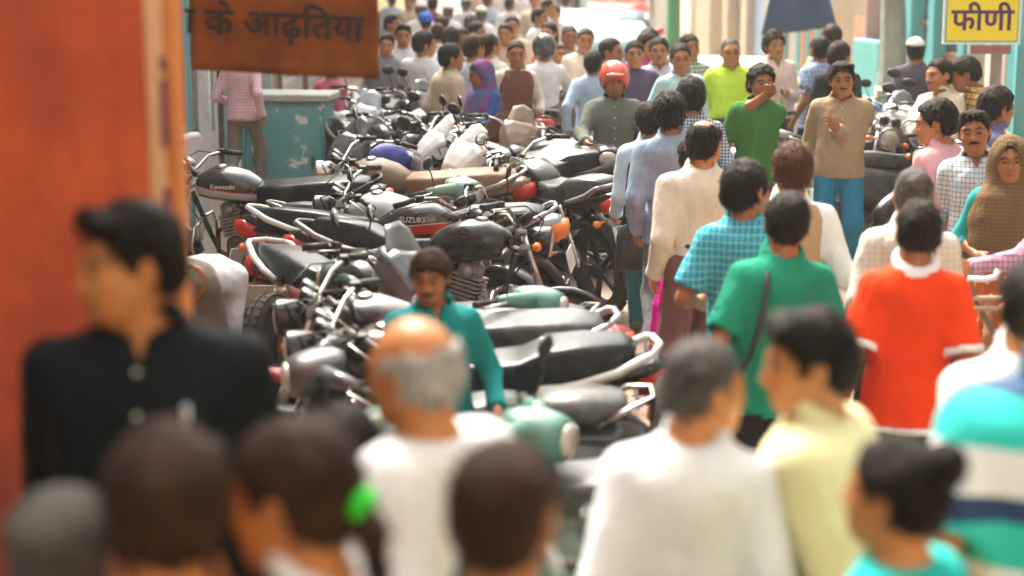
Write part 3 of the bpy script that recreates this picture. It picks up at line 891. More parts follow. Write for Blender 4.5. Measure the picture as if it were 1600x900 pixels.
M_ = {}
def setup_bike_mats():
    p = paint
    M_['black'] = p('black_paint', (.008, .008, .010), .22, 0, .10, coat=.3)
    M_['plastic'] = p('black_plastic', (.008, .009, .010), .45, 0, .14)
    M_['rubber'] = p('tyre_rubber', (.013, .013, .013), .8, 0, .4, (.20, .16, .12))
    M_['chrome'] = p('worn_chrome', (.50, .48, .45), .2, 1, .4, (.28, .20, .13))
    M_['steel'] = p('dull_steel', (.16, .15, .14), .42, .8, .5, (.22, .16, .10))
    M_['alloy'] = p('cast_alloy', (.30, .29, .28), .45, .6, .5, (.20, .15, .10))
    M_['engine'] = p('greasy_engine', (.10, .095, .09), .5, .5, .7, (.20, .14, .09))
    M_['rust'] = p('rusty_exhaust', (.22, .13, .08), .55, .6, .6, (.12, .07, .04))
    M_['amber'] = p('amber_lens', (.75, .20, .015), .15, 0, .2, coat=.25)
    M_['redlens'] = p('red_lens', (.50, .015, .01), .12, 0, .2, coat=.3)
    M_['lens'] = p('headlight_glass', (.50, .47, .42), .12, .3, .35, coat=.8)
    M_['mirror'] = p('mirror_glass', (.55, .58, .60), .06, 1, .25)
    M_['dial'] = p('dial_glass', (.33, .38, .40), .1, .2, .2, coat=.8)
    M_['plate'] = p('plate_white', (.72, .72, .68), .5, 0, .3)
    M_['seat'] = p('seat_vinyl', (.008, .010, .012), .26, 0, .12, (.30, .27, .23), bmp=.3, spec=.18)
    M_['seatgrey'] = p('seat_vinyl_grey', (.012, .018, .022), .26, 0, .12, (.36, .33, .29), bmp=.3, spec=.18)
    M_['seattan'] = p('seat_vinyl_tan', (.24, .13, .07), .4, 0, .3, (.48, .42, .34), bmp=.3, spec=.18)
    M_['seatpale'] = p('seat_vinyl_pale', (.04, .052, .058), .26, 0, .35, (.46, .42, .36), bmp=.3, spec=.18)
    M_['ink'] = p('plate_ink', (.02, .02, .02), .6, 0, .1)
    M_['grey'] = p('grey_paint', (.07, .08, .09), .3, .3, .25, coat=.4)
    M_['silver'] = p('silver_paint', (.34, .38, .42), .3, .4, .3, coat=.4)
    M_['white'] = p('white_paint', (.74, .74, .72), .3, 0, .35, coat=.4)
    M_['red'] = p('red_paint', (.55, .022, .015), .26, 0, .25, coat=.3)
    M_['blue'] = p('blue_paint', (.03, .05, .38), .28, 0, .25, coat=.25)
    M_['green'] = p('dark_green_paint', (.02, .075, .045), .35, 0, .4, coat=.3)
    M_['teal'] = p('teal_green_paint', (.045, .21, .17), .38, 0, .4, (.32, .30, .24), coat=.3)
    M_['mint'] = p('pale_green_paint', (.16, .30, .25), .35, 0, .4, coat=.3)
    M_['lime'] = p('bright_green_paint', (.02, .26, .07), .3, 0, .3, coat=.25)
    M_['sky'] = p('sky_blue_paint', (.16, .36, .68), .3, 0, .3, coat=.25)
    M_['maroon'] = p('maroon_paint', (.16, .03, .025), .35, 0, .4, coat=.3)
    M_['brown'] = p('dusty_brown_paint', (.17, .10, .07), .42, 0, .6, coat=.2)
    def stripes(name, base, band, thin):
        m = bpy.data.materials.new(name); t, b, N, L = nodes(m); v = coords(t); s = N('ShaderNodeSeparateXYZ'); L(v, s.inputs[0])
        d = math_(t, 'SUBTRACT', math_(t, 'SUBTRACT', s.outputs[2], .80), math_(t, 'MULTIPLY', s.outputs[0], .12))
        a = math_(t, 'MULTIPLY', math_(t, 'GREATER_THAN', d, -.03), math_(t, 'LESS_THAN', d, .022))
        a2 = math_(t, 'MULTIPLY', math_(t, 'GREATER_THAN', d, .022), math_(t, 'LESS_THAN', d, .030))
        c = mix(t, a2, mix(t, a, base, band), thin)
        n = noise(t, v, 9, 6); c = mix(t, math_(t, 'MULTIPLY', n, .07), c, (.30, .25, .19))
        setc(t, b, c); b.inputs['Roughness'].default_value = .25; b.inputs['Coat Weight'].default_value = .6
        M_[name] = m
    stripes('tank_red_band', (.012, .012, .014), (.60, .030, .012), (.5, .5, .5))
    stripes('tank_silver_flash', (.014, .015, .016), (.48, .48, .47), (.5, .03, .03))
    stripes('tank_blue_band', (.55, .56, .56), (.03, .06, .42), (.6, .6, .6))
    stripes('tank_maroon_band', (.10, .02, .02), (.55, .5, .42), (.4, .3, .1))

def text_mesh(body, size, depth=.002, key=None):
    k = ('txt', body, size)
    if k in CACHE: return CACHE[k]
    c = bpy.data.curves.new('lettering', 'FONT'); c.body = body; c.size = size; c.extrude = depth
    c.align_x, c.align_y = 'CENTER', 'CENTER'; c.space_line = .85; c.resolution_u = 3; c.offset = size * (.020 if any(ord(q_) > 2300 for q_ in body) else .012)
    o = bpy.data.objects.new('lettering', c); COL.objects.link(o); bpy.context.view_layer.update()
    me = bpy.data.meshes.new_from_object(o.evaluated_get(bpy.context.evaluated_depsgraph_get()))
    bpy.data.objects.remove(o); bpy.data.curves.remove(c); me.name = 'lettering'; CACHE[k] = me; return me

FAX, RAX, WR = .64, -.63, .30
def motorcycle(label, loc, yaw, lean=7, style='round', body='black', tank=None, seat='seat', steer=12, wheels='spoke', plate=None, fplate=None,
               tail='redlens', rail='alloy', fairing=None, tankword=None, guardmat=None, mirrors=True, group=None, hi=False, scale=1.0, screen=None, oldseat=False):
    scale *= 1.07
    root = empty('motorcycle', loc, R(yaw), label, 'motorcycle', group)
    root.rotation_mode = 'XYZ'; root.rotation_euler = (R(-lean), 0, R(yaw)); root.scale = (scale,) * 3
    B = M_[body]; T = M_[tank or body]; P = lambda *a, **k: part(root, *a, **k)
    G = M_[guardmat or body]
    # steering assembly: pieces placed about the head, turned by steer
    hx, hz = .40, .86; st = R(steer)
    ax = Vector((-.24, 0, .56)).normalized(); Rst = Matrix.Rotation(st, 4, ax); H = Vector((hx, 0, hz))
    Ms = Matrix.Translation(H) @ Rst @ Matrix.Translation(-H)
    def SP(*a, **k):
        o = part(root, *a, **k); o.matrix_local = Ms @ Matrix.Translation(o.location); return o
    w = SP('wheel', 'mc_tyre_f', lambda bm: tyre(bm, .257, .045), M_['rubber'], (FAX, 0, WR))
    part(w, 'rim', 'mc_rim_' + wheels, (lambda bm: rim(bm, .222, .06)) if wheels == 'spoke' else (lambda bm: alloy(bm, .222, .05)), M_['chrome' if wheels == 'spoke' else 'plastic'])
    w = P('wheel', 'mc_tyre_r', lambda bm: tyre(bm, .254, .052), M_['rubber'], (RAX, 0, WR))
    part(w, 'rim', 'mc_rim_' + wheels, None, M_['chrome' if wheels == 'spoke' else 'plastic'])
    SP('mudguard', 'mc_fguard', lambda bm: guard(bm, (FAX, WR), .335, 28, 165, .062), G)
    P('mudguard', 'mc_rguard', lambda bm: (guard(bm, (RAX, WR), .36, 40, 176, .075), box_bm(bm, (-.985, 0, .36), (.008, .06, .10), None, .004)), M_['plastic'])
    for y in (-.075, .075):
        SP('fork_tube', 'mc_fork%g' % y, lambda bm: tube_bm(bm, [(FAX - .105, y, WR + .245), (hx - .01, y, hz + .06)], .0165, 8), M_['chrome'])
        SP('fork_slider', 'mc_slider%g' % y, lambda bm: tube_bm(bm, [(FAX + .012, y, WR - .02), (FAX - .02, y, WR + .05), (FAX - .12, y, WR + .28)], [.022, .027, .026], 9), M_['alloy'])
    def yoke(bm):
        box_bm(bm, (hx + .01, 0, hz - .03), (.028, .10, .015), None, .005); box_bm(bm, (hx - .015, 0, hz + .055), (.03, .10, .012), None, .005)
    SP('fork_yoke', 'mc_yoke', yoke, M_['alloy'])
    def bars(bm):
        tube_bm(bm, [(.17, -.37, 1.0), (.255, -.27, 1.03), (.31, -.15, 1.02), (.365, -.07, .945), (.365, .07, .945), (.31, .15, 1.02), (.255, .27, 1.03), (.17, .37, 1.0)], .0115, 8)
        for s in (-1, 1): tube_bm(bm, [(.27, s * .24, 1.02), (.31, s * .28, 1.015), (.22, s * .39, .985)], .0055, 6)
    SP('handlebar', 'mc_bars', bars, M_['chrome'])
    for s in (-1, 1):
        g = SP('grip', 'mc_grip%d' % s, lambda bm: (tube_bm(bm, [(.165, s * .378, .998), (.245, s * .285, 1.028)], .0175, 9), box_bm(bm, (.262, s * .262, 1.028), (.025, .022, .022), None, .006)), M_['plastic'])
        if mirrors and (sum(map(ord, label)) + s) % 5 < 2:
            m = SP('mirror', 'mc_mirror%d' % s, lambda bm: (tube_bm(bm, [(.27, s * .24, 1.03), (.30, s * .29, 1.11), (.29, s * .33, 1.17)], .005, 6),
                lathe(bm, [(0, .02), (.035, .018), (.054, .005), (.056, -.004), (0, -.005)], 14, Matrix.Translation((.29, s * .335, 1.20)) @ Matrix.Rotation(R(100), 4, 'Y') @ Matrix.Diagonal((.78, 1.15, 1, 1)))), M_['plastic'])
            part(m, 'mirror_glass', 'mc_mglass%d' % s, lambda bm: lathe(bm, [(0, -.0062), (.050, -.0062), (.050, -.0075), (0, -.0078)], 14, Matrix.Translation((.29, s * .335, 1.20)) @ Matrix.Rotation(R(100), 4, 'Y') @ Matrix.Diagonal((.78, 1.15, 1, 1))), M_['mirror'])
        SP('indicator', 'mc_find%d' % s, lambda bm: (lathe(bm, [(0, -.03), (.022, -.02), (.026, .0), (.02, .02), (0, .03)], 10, Matrix.Translation((.47, s * .155, .83)) @ RX90), tube_bm(bm, [(.45, s * .07, .85), (.47, s * .13, .83)], .006, 6)), M_['amber'])
        P('indicator', 'mc_rind%d' % s, lambda bm: (lathe(bm, [(0, -.03), (.022, -.02), (.026, .0), (.02, .02), (0, .03)], 10, Matrix.Translation((-.90, s * .155, .68)) @ RX90), tube_bm(bm, [(-.87, s * .03, .70), (-.90, s * .13, .68)], .006, 6)), M_['amber'])
    HL = Matrix.Translation((hx + .10, 0, hz + .01)) @ Matrix.Rotation(R(95), 4, 'Y')
    if style == 'round':
        SP('headlight', 'mc_hl', lambda bm: lathe(bm, [(0, -.10), (.05, -.09), (.078, -.05), (.088, .0), (.092, .03), (.092, .045), (.083, .045), (.082, .03), (0, .02)], 18, HL), M_['chrome' if rail == 'chrome' else 'black'])
        SP('headlight_glass', 'mc_hlg', lambda bm: lathe(bm, [(0, .028), (.082, .036), (.07, .050), (.04, .060), (0, .064)], 18, HL), M_['lens'])
    else:
        F = M_[fairing or body]
        def fair(bm):
            xloft(bm, [(.36, 1.02, .10, .05), (.43, .97, .155, .105), (.50, .92, .155, .135), (.57, .87, .125, .12), (.625, .83, .092, .085)], 10, 3.2)
            for f in bm.faces: f.smooth = False
            bmesh.ops.bevel(bm, geom=list(bm.edges), offset=.008, segments=1, affect='EDGES')
            
        SP('fairing', 'mc_fair', fair, F)
        SP('headlight_glass', 'mc_fglass', lambda bm: xloft(bm, [(.60, .835, .088, .07), (.634, .83, .078, .060), (.65, .825, .05, .04)], 12, 2.6), M_['lens'])
        SP('windscreen', 'mc_screen', lambda bm: ring_loft(bm, [[(.47 - q * .10, y * (.125 - q * .05), 1.06 + q * .13 - abs(y) * .03) for y in (-1, -.5, 0, .5, 1)] + [(.462 - q * .10, y * (.125 - q * .05), 1.055 + q * .13 - abs(y) * .03) for y in (1, .5, 0, -.5, -1)] for q in (-.35, .3, .8, 1)]), M_[screen or 'plastic'])
    def dials(bm):
        for y in (-.048, .048): lathe(bm, [(0, -.035), (.035, -.03), (.043, .0), (.043, .012), (0, .012)], 14, Matrix.Translation((hx + .0, y, hz + .135)) @ Matrix.Rotation(R(-38), 4, 'Y'))
    d = SP('instrument', 'mc_dial', dials, M_['plastic'])
    part(d, 'dial_face', 'mc_dialf', lambda bm: [lathe(bm, [(0, .0125), (.037, .0125), (.037, .015), (0, .016)], 14, Matrix.Translation((hx + .0, y, hz + .135)) @ Matrix.Rotation(R(-38), 4, 'Y')) for y in (-.048, .048)], M_['dial'])
    SP('cable', 'mc_cable', lambda bm: [tube_bm(bm, [(.26, s * .25, 1.02), (.40, s * .20, 1.04), (.50, s * .10, .98), (.44, s * .05, .80), (.30, s * .04, .60)], .0045, 5) for s in (-1, 1)], M_['plastic'])
    # body
    P('fuel_tank', 'mc_tank', lambda bm: xloft(bm, [(.335, .845, .035, .04), (.31, .85, .085, .075), (.22, .862, .13, .108), (.10, .862, .142, .115), (-.02, .842, .128, .098), (-.10, .815, .095, .075), (-.14, .80, .05, .045)], 18, 2.5), T)
    P('fuel_cap', 'mc_cap', lambda bm: lathe(bm, [(.036, -.012), (.036, .008), (.028, .014), (0, .015)], 14, Matrix.Translation((.16, 0, .975))), M_['chrome'])
    if oldseat:
        P('seat', 'mc_seat2', lambda bm: xloft(bm, [(-.07, .80, .06, .04), (-.11, .80, .115, .07), (-.30, .80, .13, .082), (-.5, .82, .13, .086), (-.72, .84, .125, .080), (-.83, .845, .105, .065), (-.86, .845, .05, .035)], 20, 6), M_[seat])
    else:
        P('seat', 'mc_seat', lambda bm: xloft(bm, [(-.05, .805, .05, .035), (-.10, .80, .105, .06), (-.24, .785, .125, .066), (-.38, .80, .128, .072), (-.48, .838, .128, .085), (-.62, .862, .12, .080), (-.77, .885, .10, .062), (-.83, .892, .05, .03)], 20, 6), M_[seat])
    for s in (-1, 1):
        P('side_panel', 'mc_side%d' % s, lambda bm: xloft(bm, [(.02, .68, .012, .05, s * .10), (-.06, .675, .03, .085, s * .115), (-.24, .675, .03, .085, s * .125), (-.40, .72, .022, .045, s * .12), (-.46, .735, .01, .02, s * .11)], 10, 3), B)
    P('tail_cowl', 'mc_tail', lambda bm: xloft(bm, [(-.34, .735, .115, .035), (-.50, .755, .125, .045), (-.72, .795, .115, .05), (-.90, .825, .085, .045), (-.955, .83, .06, .032)], 12, 3), B)
    P('tail_light', 'mc_tl', lambda bm: xloft(bm, [(-.84, .77, .10, .05), (-.93, .785, .105, .062), (-.985, .79, .085, .05), (-1.0, .79, .04, .02)], 12, 3), M_[tail])
    def rails(bm):
        for s in (-1, 1):
            rows = []
            tube_bm(bm, [(-.50, s * .140, .775), (-.62, s * .148, .80), (-.76, s * .142, .845), (-.87, s * .125, .905), (-.90, s * .10, .915)], [.010, .018, .019, .016, .012], 9)
        tube_bm(bm, [(-.895, -.11, .913), (-.925, 0, .92), (-.895, .11, .913)], .013, 9)
    P('grab_rail', 'mc_rail', rails, M_[rail])
    # engine
    def eng(bm):
        xloft(bm, [(.14, .42, .07, .06), (.10, .41, .11, .11), (-.10, .40, .125, .125), (-.24, .41, .11, .11), (-.30, .42, .06, .06)], 12, 3)
    P('engine', 'mc_eng', eng, M_['engine'])
    def fins(bm):
        Mx = Matrix.Translation((.06, 0, .50)) @ Matrix.Rotation(R(14), 4, 'Y')
        box_bm(bm, (0, 0, .10), (.055, .06, .12), Mx)
        for i in range(7): box_bm(bm, (0, 0, .03 + i * .024), (.085, .085, .0055), Mx)
        box_bm(bm, (0, 0, .215), (.06, .065, .03), Mx, .012)
        lathe(bm, [(0, 0), (.035, 0), (.035, .03), (0, .035)], 12, Mx @ Matrix.Translation((0, .06, .20)) @ Matrix.Rotation(R(-90), 4, 'X'))
        lathe(bm, [(0, 0), (.035, 0), (.035, .03), (0, .035)], 12, Mx @ Matrix.Translation((0, -.06, .20)) @ Matrix.Rotation(R(90), 4, 'X'))
    P('cylinder_block', 'mc_fins', fins, M_['alloy'])
    for s in (-1, 1):
        P('engine_cover', 'mc_cover%d' % s, lambda bm: (lathe(bm, [(.095, .0), (.095, .025), (.08, .04), (.035, .045), (.03, .055), (0, .055)], 18, Matrix.Translation((-.02, s * .115, .40)) @ Matrix.Rotation(R(-90 * s), 4, 'X')),
            lathe(bm, [(.07, .0), (.07, .02), (.05, .035), (0, .037)], 16, Matrix.Translation((-.20, s * .105, .42)) @ Matrix.Rotation(R(-90 * s), 4, 'X'))), M_['alloy'])
    P('frame', 'mc_frame', lambda bm: (tube_bm(bm, [(.37, 0, .80), (.26, 0, .50), (.18, 0, .32), (-.22, 0, .28), (-.30, 0, .45), (-.30, 0, .72)], .018, 8),
        [tube_bm(bm, [(.33, 0, .80), (-.10, s * .07, .72), (-.36, s * .10, .72), (-.85, s * .09, .78)], .014, 7) for s in (-1, 1)],
        [tube_bm(bm, [(-.30, s * .09, .42), (-.36, s * .10, .70)], .012, 6) for s in (-1, 1)],
        [tube_bm(bm, [(-.22, s * .105, .36), (RAX, s * .105, .30)], .018, 7) for s in (-1, 1)]), M_['plastic'])
    P('chain_cover', 'mc_chain', lambda bm: xloft(bm, [(-.14, .39, .012, .05, .125), (-.20, .39, .02, .07, .125), (-.55, .335, .02, .065, .125), (-.66, .32, .018, .06, .125), (-.70, .315, .01, .02, .125)], 10, 2.6), M_['plastic'])
    for s in (-1, 1):
        def shocks(bm):
            a, b = Vector((-.42, s * .135, .74)), Vector((-.60, s * .135, .34)); n = 22
            tube_bm(bm, [a.lerp(b, i / n) for i in range(n + 1)], [.017] + [(.030 if i % 2 else .021) if 3 < i < 18 else .024 for i in range(1, n)] + [.017], 8)
        P('shock_absorber', 'mc_shock%d' % s, shocks, M_['chrome'])
    P('exhaust', 'mc_exh', lambda bm: (tube_bm(bm, [(.14, -.05, .56), (.24, -.09, .50), (.25, -.11, .36), (.16, -.14, .28), (-.10, -.155, .27), (-.30, -.17, .285)], .019, 8),
        tube_bm(bm, [(-.26, -.17, .28), (-.34, -.175, .29), (-.80, -.185, .37), (-.94, -.185, .395), (-.95, -.185, .396)], [.022, .042, .048, .038, .02], 12)), M_['rust' if sum(map(ord, label)) % 3 == 0 else 'chrome'])
    P('footrest', 'mc_peg', lambda bm: ([tube_bm(bm, [(-.06, s * .10, .30), (-.06, s * .27, .31)], .014, 7) for s in (-1, 1)], [tube_bm(bm, [(-.42, s * .12, .42), (-.42, s * .25, .43)], .013, 7) for s in (-1, 1)],
        tube_bm(bm, [(-.26, -.14, .42), (-.24, -.17, .55), (-.20, -.25, .56)], .010, 7)), M_['steel'])
    P('side_stand', 'mc_stand', lambda bm: (tube_bm(bm, [(-.02, .10, .28), (-.05, .235, .045)], .011, 7), box_bm(bm, (-.05, .24, .043), (.03, .022, .006))), M_['steel'])
    P('leg_guard', 'mc_lg', lambda bm: tube_bm(bm, [(.31, -.02, .62), (.31, -.22, .60), (.31, -.29, .50), (.29, -.26, .36), (.23, 0, .33), (.29, .26, .36), (.31, .29, .50), (.31, .22, .60), (.31, .02, .62)], .0125, 8), M_['chrome']) if style == 'round' or sum(map(ord, label)) % 2 else None
    Mp = Matrix.Translation((-1.005, 0, .60)) @ Matrix.Rotation(R(12), 4, 'Y')
    pl = P('number_plate', 'mc_plate', lambda bm: box_bm(bm, (0, 0, 0), (.004, .10, .065), Mp, .002), M_['plate'])
    if plate:
        o = mesh_obj('lettering', text_mesh(plate, .072), M_['ink'], pl, True)
        o.matrix_local = Mp @ Matrix.Translation((-.0062, 0, 0)) @ Matrix(((0, 0, -1, 0), (-1, 0, 0, 0), (0, 1, 0, 0), (0, 0, 0, 1)))
    if fplate:
        Mf = Matrix.Translation((.50, 0, 1.0)) @ Matrix.Rotation(R(-12), 4, 'Y')
        pl = SP('number_plate', 'mc_fplate', lambda bm: box_bm(bm, (0, 0, 0), (.004, .14, .032), Mf, .002), M_['plate'])
        o = mesh_obj('lettering', text_mesh(fplate, .056), M_['ink'], pl, True)
        o.matrix_local = Mf @ Matrix.Translation((.0062, 0, 0)) @ Matrix(((0, 0, 1, 0), (1, 0, 0, 0), (0, 1, 0, 0), (0, 0, 0, 1)))
    if tankword:
        tk = [c for c in root.children if c.name.startswith('fuel_tank')][0]
        for s in (-1, 1):
            o = mesh_obj('lettering', text_mesh(tankword, .045, .001), M_['white'], tk, True)
            o.matrix_local = Matrix.Translation((.12, s * .1435, .872)) @ Matrix(((-s, 0, 0, 0), (0, 0, s, 0), (0, 1, 0, 0), (0, 0, 0, 1)))
            if s > 0: pass
    return root

def scooter(label, loc, yaw, lean=5, body='teal', seat='seat', steer=15, spare=False, modern=False, plate=None, group=None, two=None, box=False, scale=1.0, apron=None, single=False):
    root = empty('scooter', loc, R(yaw), label, 'scooter', group)
    root.rotation_euler = (R(-lean), 0, R(yaw)); root.scale = (scale,) * 3
    B = M_[body]; A = M_[apron or body]; P = lambda *a, **k: part(root, *a, **k)
    H = Vector((.42, 0, .85)); Rst = Matrix.Rotation(R(steer), 4, Vector((-.2, 0, .6)).normalized()); Ms = Matrix.Translation(H) @ Rst @ Matrix.Translation(-H)
    def SP(*a, **k):
        o = part(root, *a, **k); o.matrix_local = Ms @ Matrix.Translation(o.location); return o
    for nm, x, fn in (('wheel', .58, SP), ('wheel', -.56, P)):
        w_ = fn(nm, 'sc_tyre', lambda bm: tyre(bm, .180, .050), M_['rubber'], (x, 0, .23))
        part(w_, 'rim', 'sc_rim', lambda bm: disc_rim(bm, .145, .05), M_['steel'])
    SP('mudguard', 'sc_fg', lambda bm: guard(bm, (.58, .23), .262, 10, 168, .085, 12, .07), B)
    SP('fork', 'sc_fork', lambda bm: tube_bm(bm, [(.58, .075, .23), (.50, .07, .48), (.44, .01, .80), (.44, -.01, .80), (.50, -.07, .48), (.58, -.075, .23)], .02, 8), M_['steel'])
    def shield(bm):
        rows = []
        for z, x, hw in ((.30, .30, .17), (.36, .36, .20), (.50, .395, .225), (.68, .40, .235), (.80, .405, .20), (.86, .41, .11)):
            row = [(x + .05 * (1 - (y * y)) - (.07 * y * y), hw * y, z) for y in (-1, -.75, -.4, 0, .4, .75, 1)]
            row += [(p[0] - .018, p[1] * .985, p[2]) for p in reversed(row)]; rows.append(row)
        ring_loft(bm, rows)
    P('leg_shield', 'sc_shield', shield, A)
    P('shield_trim', 'sc_trim', lambda bm: tube_bm(bm, [(q[0], s * q[1], q[2]) for s in (-1, 1) for q in ((.225, .17, .30), (.285, .202, .36), (.315, .228, .50), (.32, .238, .68), (.325, .203, .80), (.39, .11, .87))[::-s]], .009, 6), M_['rubber'])
    P('floorboard', 'sc_floor', lambda bm: (xloft(bm, [(.36, .31, .14, .03), (.30, .285, .19, .025), (-.05, .275, .20, .025), (-.16, .29, .17, .03)], 12, 4), [box_bm(bm, (.10, y, .304), (.16, .012, .004)) for y in (-.12, -.06, .06, .12)]), B)
    def headset(bm):
        xloft(bm, [(.30, .985, .05, .035), (.34, .975, .10, .055), (.42, .95, .115, .085), (.49, .935, .10, .085), (.53, .93, .085, .072)], 14, 2.4)
        for s in (-1, 1): tube_bm(bm, [(.40, s * .08, .965), (.34, s * .19, .975), (.27, s * .27, .97)], [.045, .036, .026], 10)
        tube_bm(bm, [(.42, 0, .90), (.43, 0, .80)], [.06, .05], 10)
    SP('headset', 'sc_head', headset, B)
    SP('headlight_glass', 'sc_hl', lambda bm: xloft(bm, [(.525, .93, .078, .066), (.548, .93, .068, .056), (.558, .93, .035, .03)], 14, 2.3), M_['lens'])
    for s in (-1, 1):
        SP('grip', 'sc_grip%d' % s, lambda bm: tube_bm(bm, [(.28, s * .26, .97), (.20, s * .385, .96)], .018, 9), M_['rubber'])
        SP('brake_lever', 'sc_lev%d' % s, lambda bm: tube_bm(bm, [(.31, s * .25, .975), (.33, s * .30, .97), (.24, s * .41, .95)], .007, 6), M_['chrome'])
        m = None if (sum(map(ord, label)) + s) % 5 > 1 else SP('mirror', 'sc_mir%d' % s, lambda bm: (tube_bm(bm, [(.31, s * .22, .99), (.33, s * .29, 1.10), (.32, s * .31, 1.14)], .005, 6),
            lathe(bm, [(0, .02), (.035, .018), (.054, .005), (.056, -.004), (0, -.005)], 14, Matrix.Translation((.32, s * .32, 1.18)) @ Matrix.Rotation(R(100), 4, 'Y') @ Matrix.Diagonal((.8, 1.1, 1, 1)))), M_['plastic'])
        m and part(m, 'mirror_glass', 'sc_mg%d' % s, lambda bm: lathe(bm, [(0, -.0062), (.050, -.0062), (.050, -.0075), (0, -.0078)], 14, Matrix.Translation((.32, s * .32, 1.18)) @ Matrix.Rotation(R(100), 4, 'Y') @ Matrix.Diagonal((.8, 1.1, 1, 1))), M_['mirror'])
        P('side_cowl', 'sc_cowl%d_%d' % (s, modern), (lambda bm: xloft(bm, [(-.14, .50, .03, .06, s * .10), (-.22, .50, .07, .15, s * .12), (-.42, .52, .095, .175, s * .14), (-.62, .55, .085, .15, s * .13), (-.80, .60, .05, .09, s * .10), (-.86, .62, .02, .03, s * .08)], 14, 2.3)) if not modern else
            (lambda bm: xloft(bm, [(-.12, .46, .02, .06, s * .12), (-.20, .50, .06, .16, s * .13), (-.45, .56, .08, .15, s * .14), (-.75, .66, .06, .10, s * .11), (-.92, .73, .03, .05, s * .07), (-.97, .75, .01, .015, s * .05)], 14, 2.6)), B)
        P('indicator', 'sc_ind%d' % s, lambda bm: lathe(bm, [(0, -.02), (.028, -.012), (.03, .006), (0, .022)], 10, Matrix.Translation((-.84, s * .115, .66)) @ RX90), M_['amber'])
    P('body_shell', 'sc_body', lambda bm: xloft(bm, [(-.12, .42, .08, .12), (-.16, .52, .13, .20), (-.40, .56, .13, .18), (-.75, .60, .11, .14), (-.90, .62, .07, .09)], 12, 3), B)
    if two == 'split':
        P('seat', 'sc_seat_a', lambda bm: xloft(bm, [(-.10, .76, .06, .03), (-.14, .77, .12, .05), (-.28, .79, .13, .055), (-.38, .80, .11, .045), (-.40, .80, .05, .02)], 12, 3.4), M_[seat])
        P('seat', 'sc_seat_b', lambda bm: xloft(bm, [(-.44, .79, .06, .03), (-.48, .80, .13, .06), (-.66, .81, .14, .065), (-.80, .81, .12, .05), (-.83, .81, .05, .025)], 12, 3.4), M_[seat])
    else:
        P('seat', 'sc_seat', lambda bm: xloft(bm, [(-.08, .745, .05, .03), (-.12, .76, .11, .05), (-.28, .765, .14, .06), (-.46, .79, .145, .065), (-.70, .80, .13, .06), (-.84, .80, .10, .045), (-.87, .80, .05, .02)], 20, 6), M_[seat])
    P('tail_light', 'sc_tl', lambda bm: xloft(bm, [(-.86, .62, .07, .045), (-.91, .62, .065, .04), (-.925, .62, .04, .025)], 12, 3), M_['redlens'])
    P('carrier', 'sc_car', lambda bm: (tube_bm(bm, [(-.70, -.14, .76), (-.84, -.13, .84), (-.93, -.07, .86), (-.93, .07, .86), (-.84, .13, .84), (-.70, .14, .76)], .012, 8)), M_['chrome'])
    P('engine', 'sc_eng', lambda bm: xloft(bm, [(-.34, .28, .05, .06), (-.42, .27, .09, .10), (-.62, .25, .09, .09), (-.70, .25, .05, .05)], 12, 2.8), M_['engine'])
    P('exhaust', 'sc_exh', lambda bm: tube_bm(bm, [(-.35, -.12, .24), (-.45, -.15, .22), (-.76, -.17, .25), (-.80, -.17, .26)], [.02, .05, .05, .02], 10), M_['rust'])
    P('stand', 'sc_stand', lambda bm: (tube_bm(bm, [(-.12, .09, .27), (-.18, .15, .03)], .011, 7), tube_bm(bm, [(-.12, -.09, .27), (-.18, -.15, .03)], .011, 7)), M_['steel'])
    if spare:
        w_ = P('spare_wheel', 'sc_spare', lambda bm: tyre(bm, .180, .052), M_['rubber'], (-.985, 0, .68), (0, 0, R(90)))
        part(w_, 'rim', 'sc_rim', None, M_['steel'])
    pl = P('number_plate', 'sc_plate', lambda bm: box_bm(bm, (-.935, 0, .50), (.004, .10, .065), None, .002), M_['plate'])
    if box: P('front_plate', 'sc_fplate', lambda bm: box_bm(bm, (.44, 0, .72), (.004, .10, .06), None, .002), M_['plate'])
    return root
# ---------------------------------------------------------------- setting
setup_bike_mats()
def gp(u, s, z=0.0):
    """ground point seen in column u where the scale is s"""
    y = -100 + 2.7 * s
    p = gnd(u, y, 0); p.z = z; return p
def quick(name, fn, mat, parent=None, label=None, cat=None, kind=None, group=None):
    bm = bmesh.new(); fn(bm); bmesh.ops.recalc_face_normals(bm, faces=bm.faces)
    me = bpy.data.meshes.new(name); bm.to_mesh(me); bm.free()
    o = mesh_obj(name, me, mat, parent)
    return tag(o, label, cat, group, kind)
def place_text(body, size, mat, parent, M, depth=.003):
    o = mesh_obj('lettering', text_mesh(body, size, depth), mat, parent, True); o.matrix_local = M; return o
def wallmat(name, col, col2, sc=3, stain=(.10, .08, .06), amt=.35, rough=.85):
    key = ('w', name)
    if key in MATS: return MATS[key]
    m = bpy.data.materials.new(name); t, b, N, L = nodes(m); v = coords(t)
    n1 = noise(t, v, sc, 8, .65); n2 = noise(t, v, sc * 6, 5, .6); v3 = coords(t, scale=(1, 1, .15)); n3 = noise(t, v3, sc * 3, 5, .6)
    c = mix(t, ramp(t, n1, [(.35, (0, 0, 0)), (.68, (1, 1, 1))]), col, col2)
    c = mix(t, math_(t, 'MULTIPLY', ramp(t, n3, [(.5, (0, 0, 0)), (.8, (1, 1, 1))]), amt), c, stain)
    c = mix(t, .35, c, ramp(t, n2, [(.3, (.7, .7, .7)), (.7, (1, 1, 1))]), 'MULTIPLY')
    setc(t, b, c); b.inputs['Roughness'].default_value = rough; bump(t, b, n2, .35, .02)
    MATS[key] = m; return m

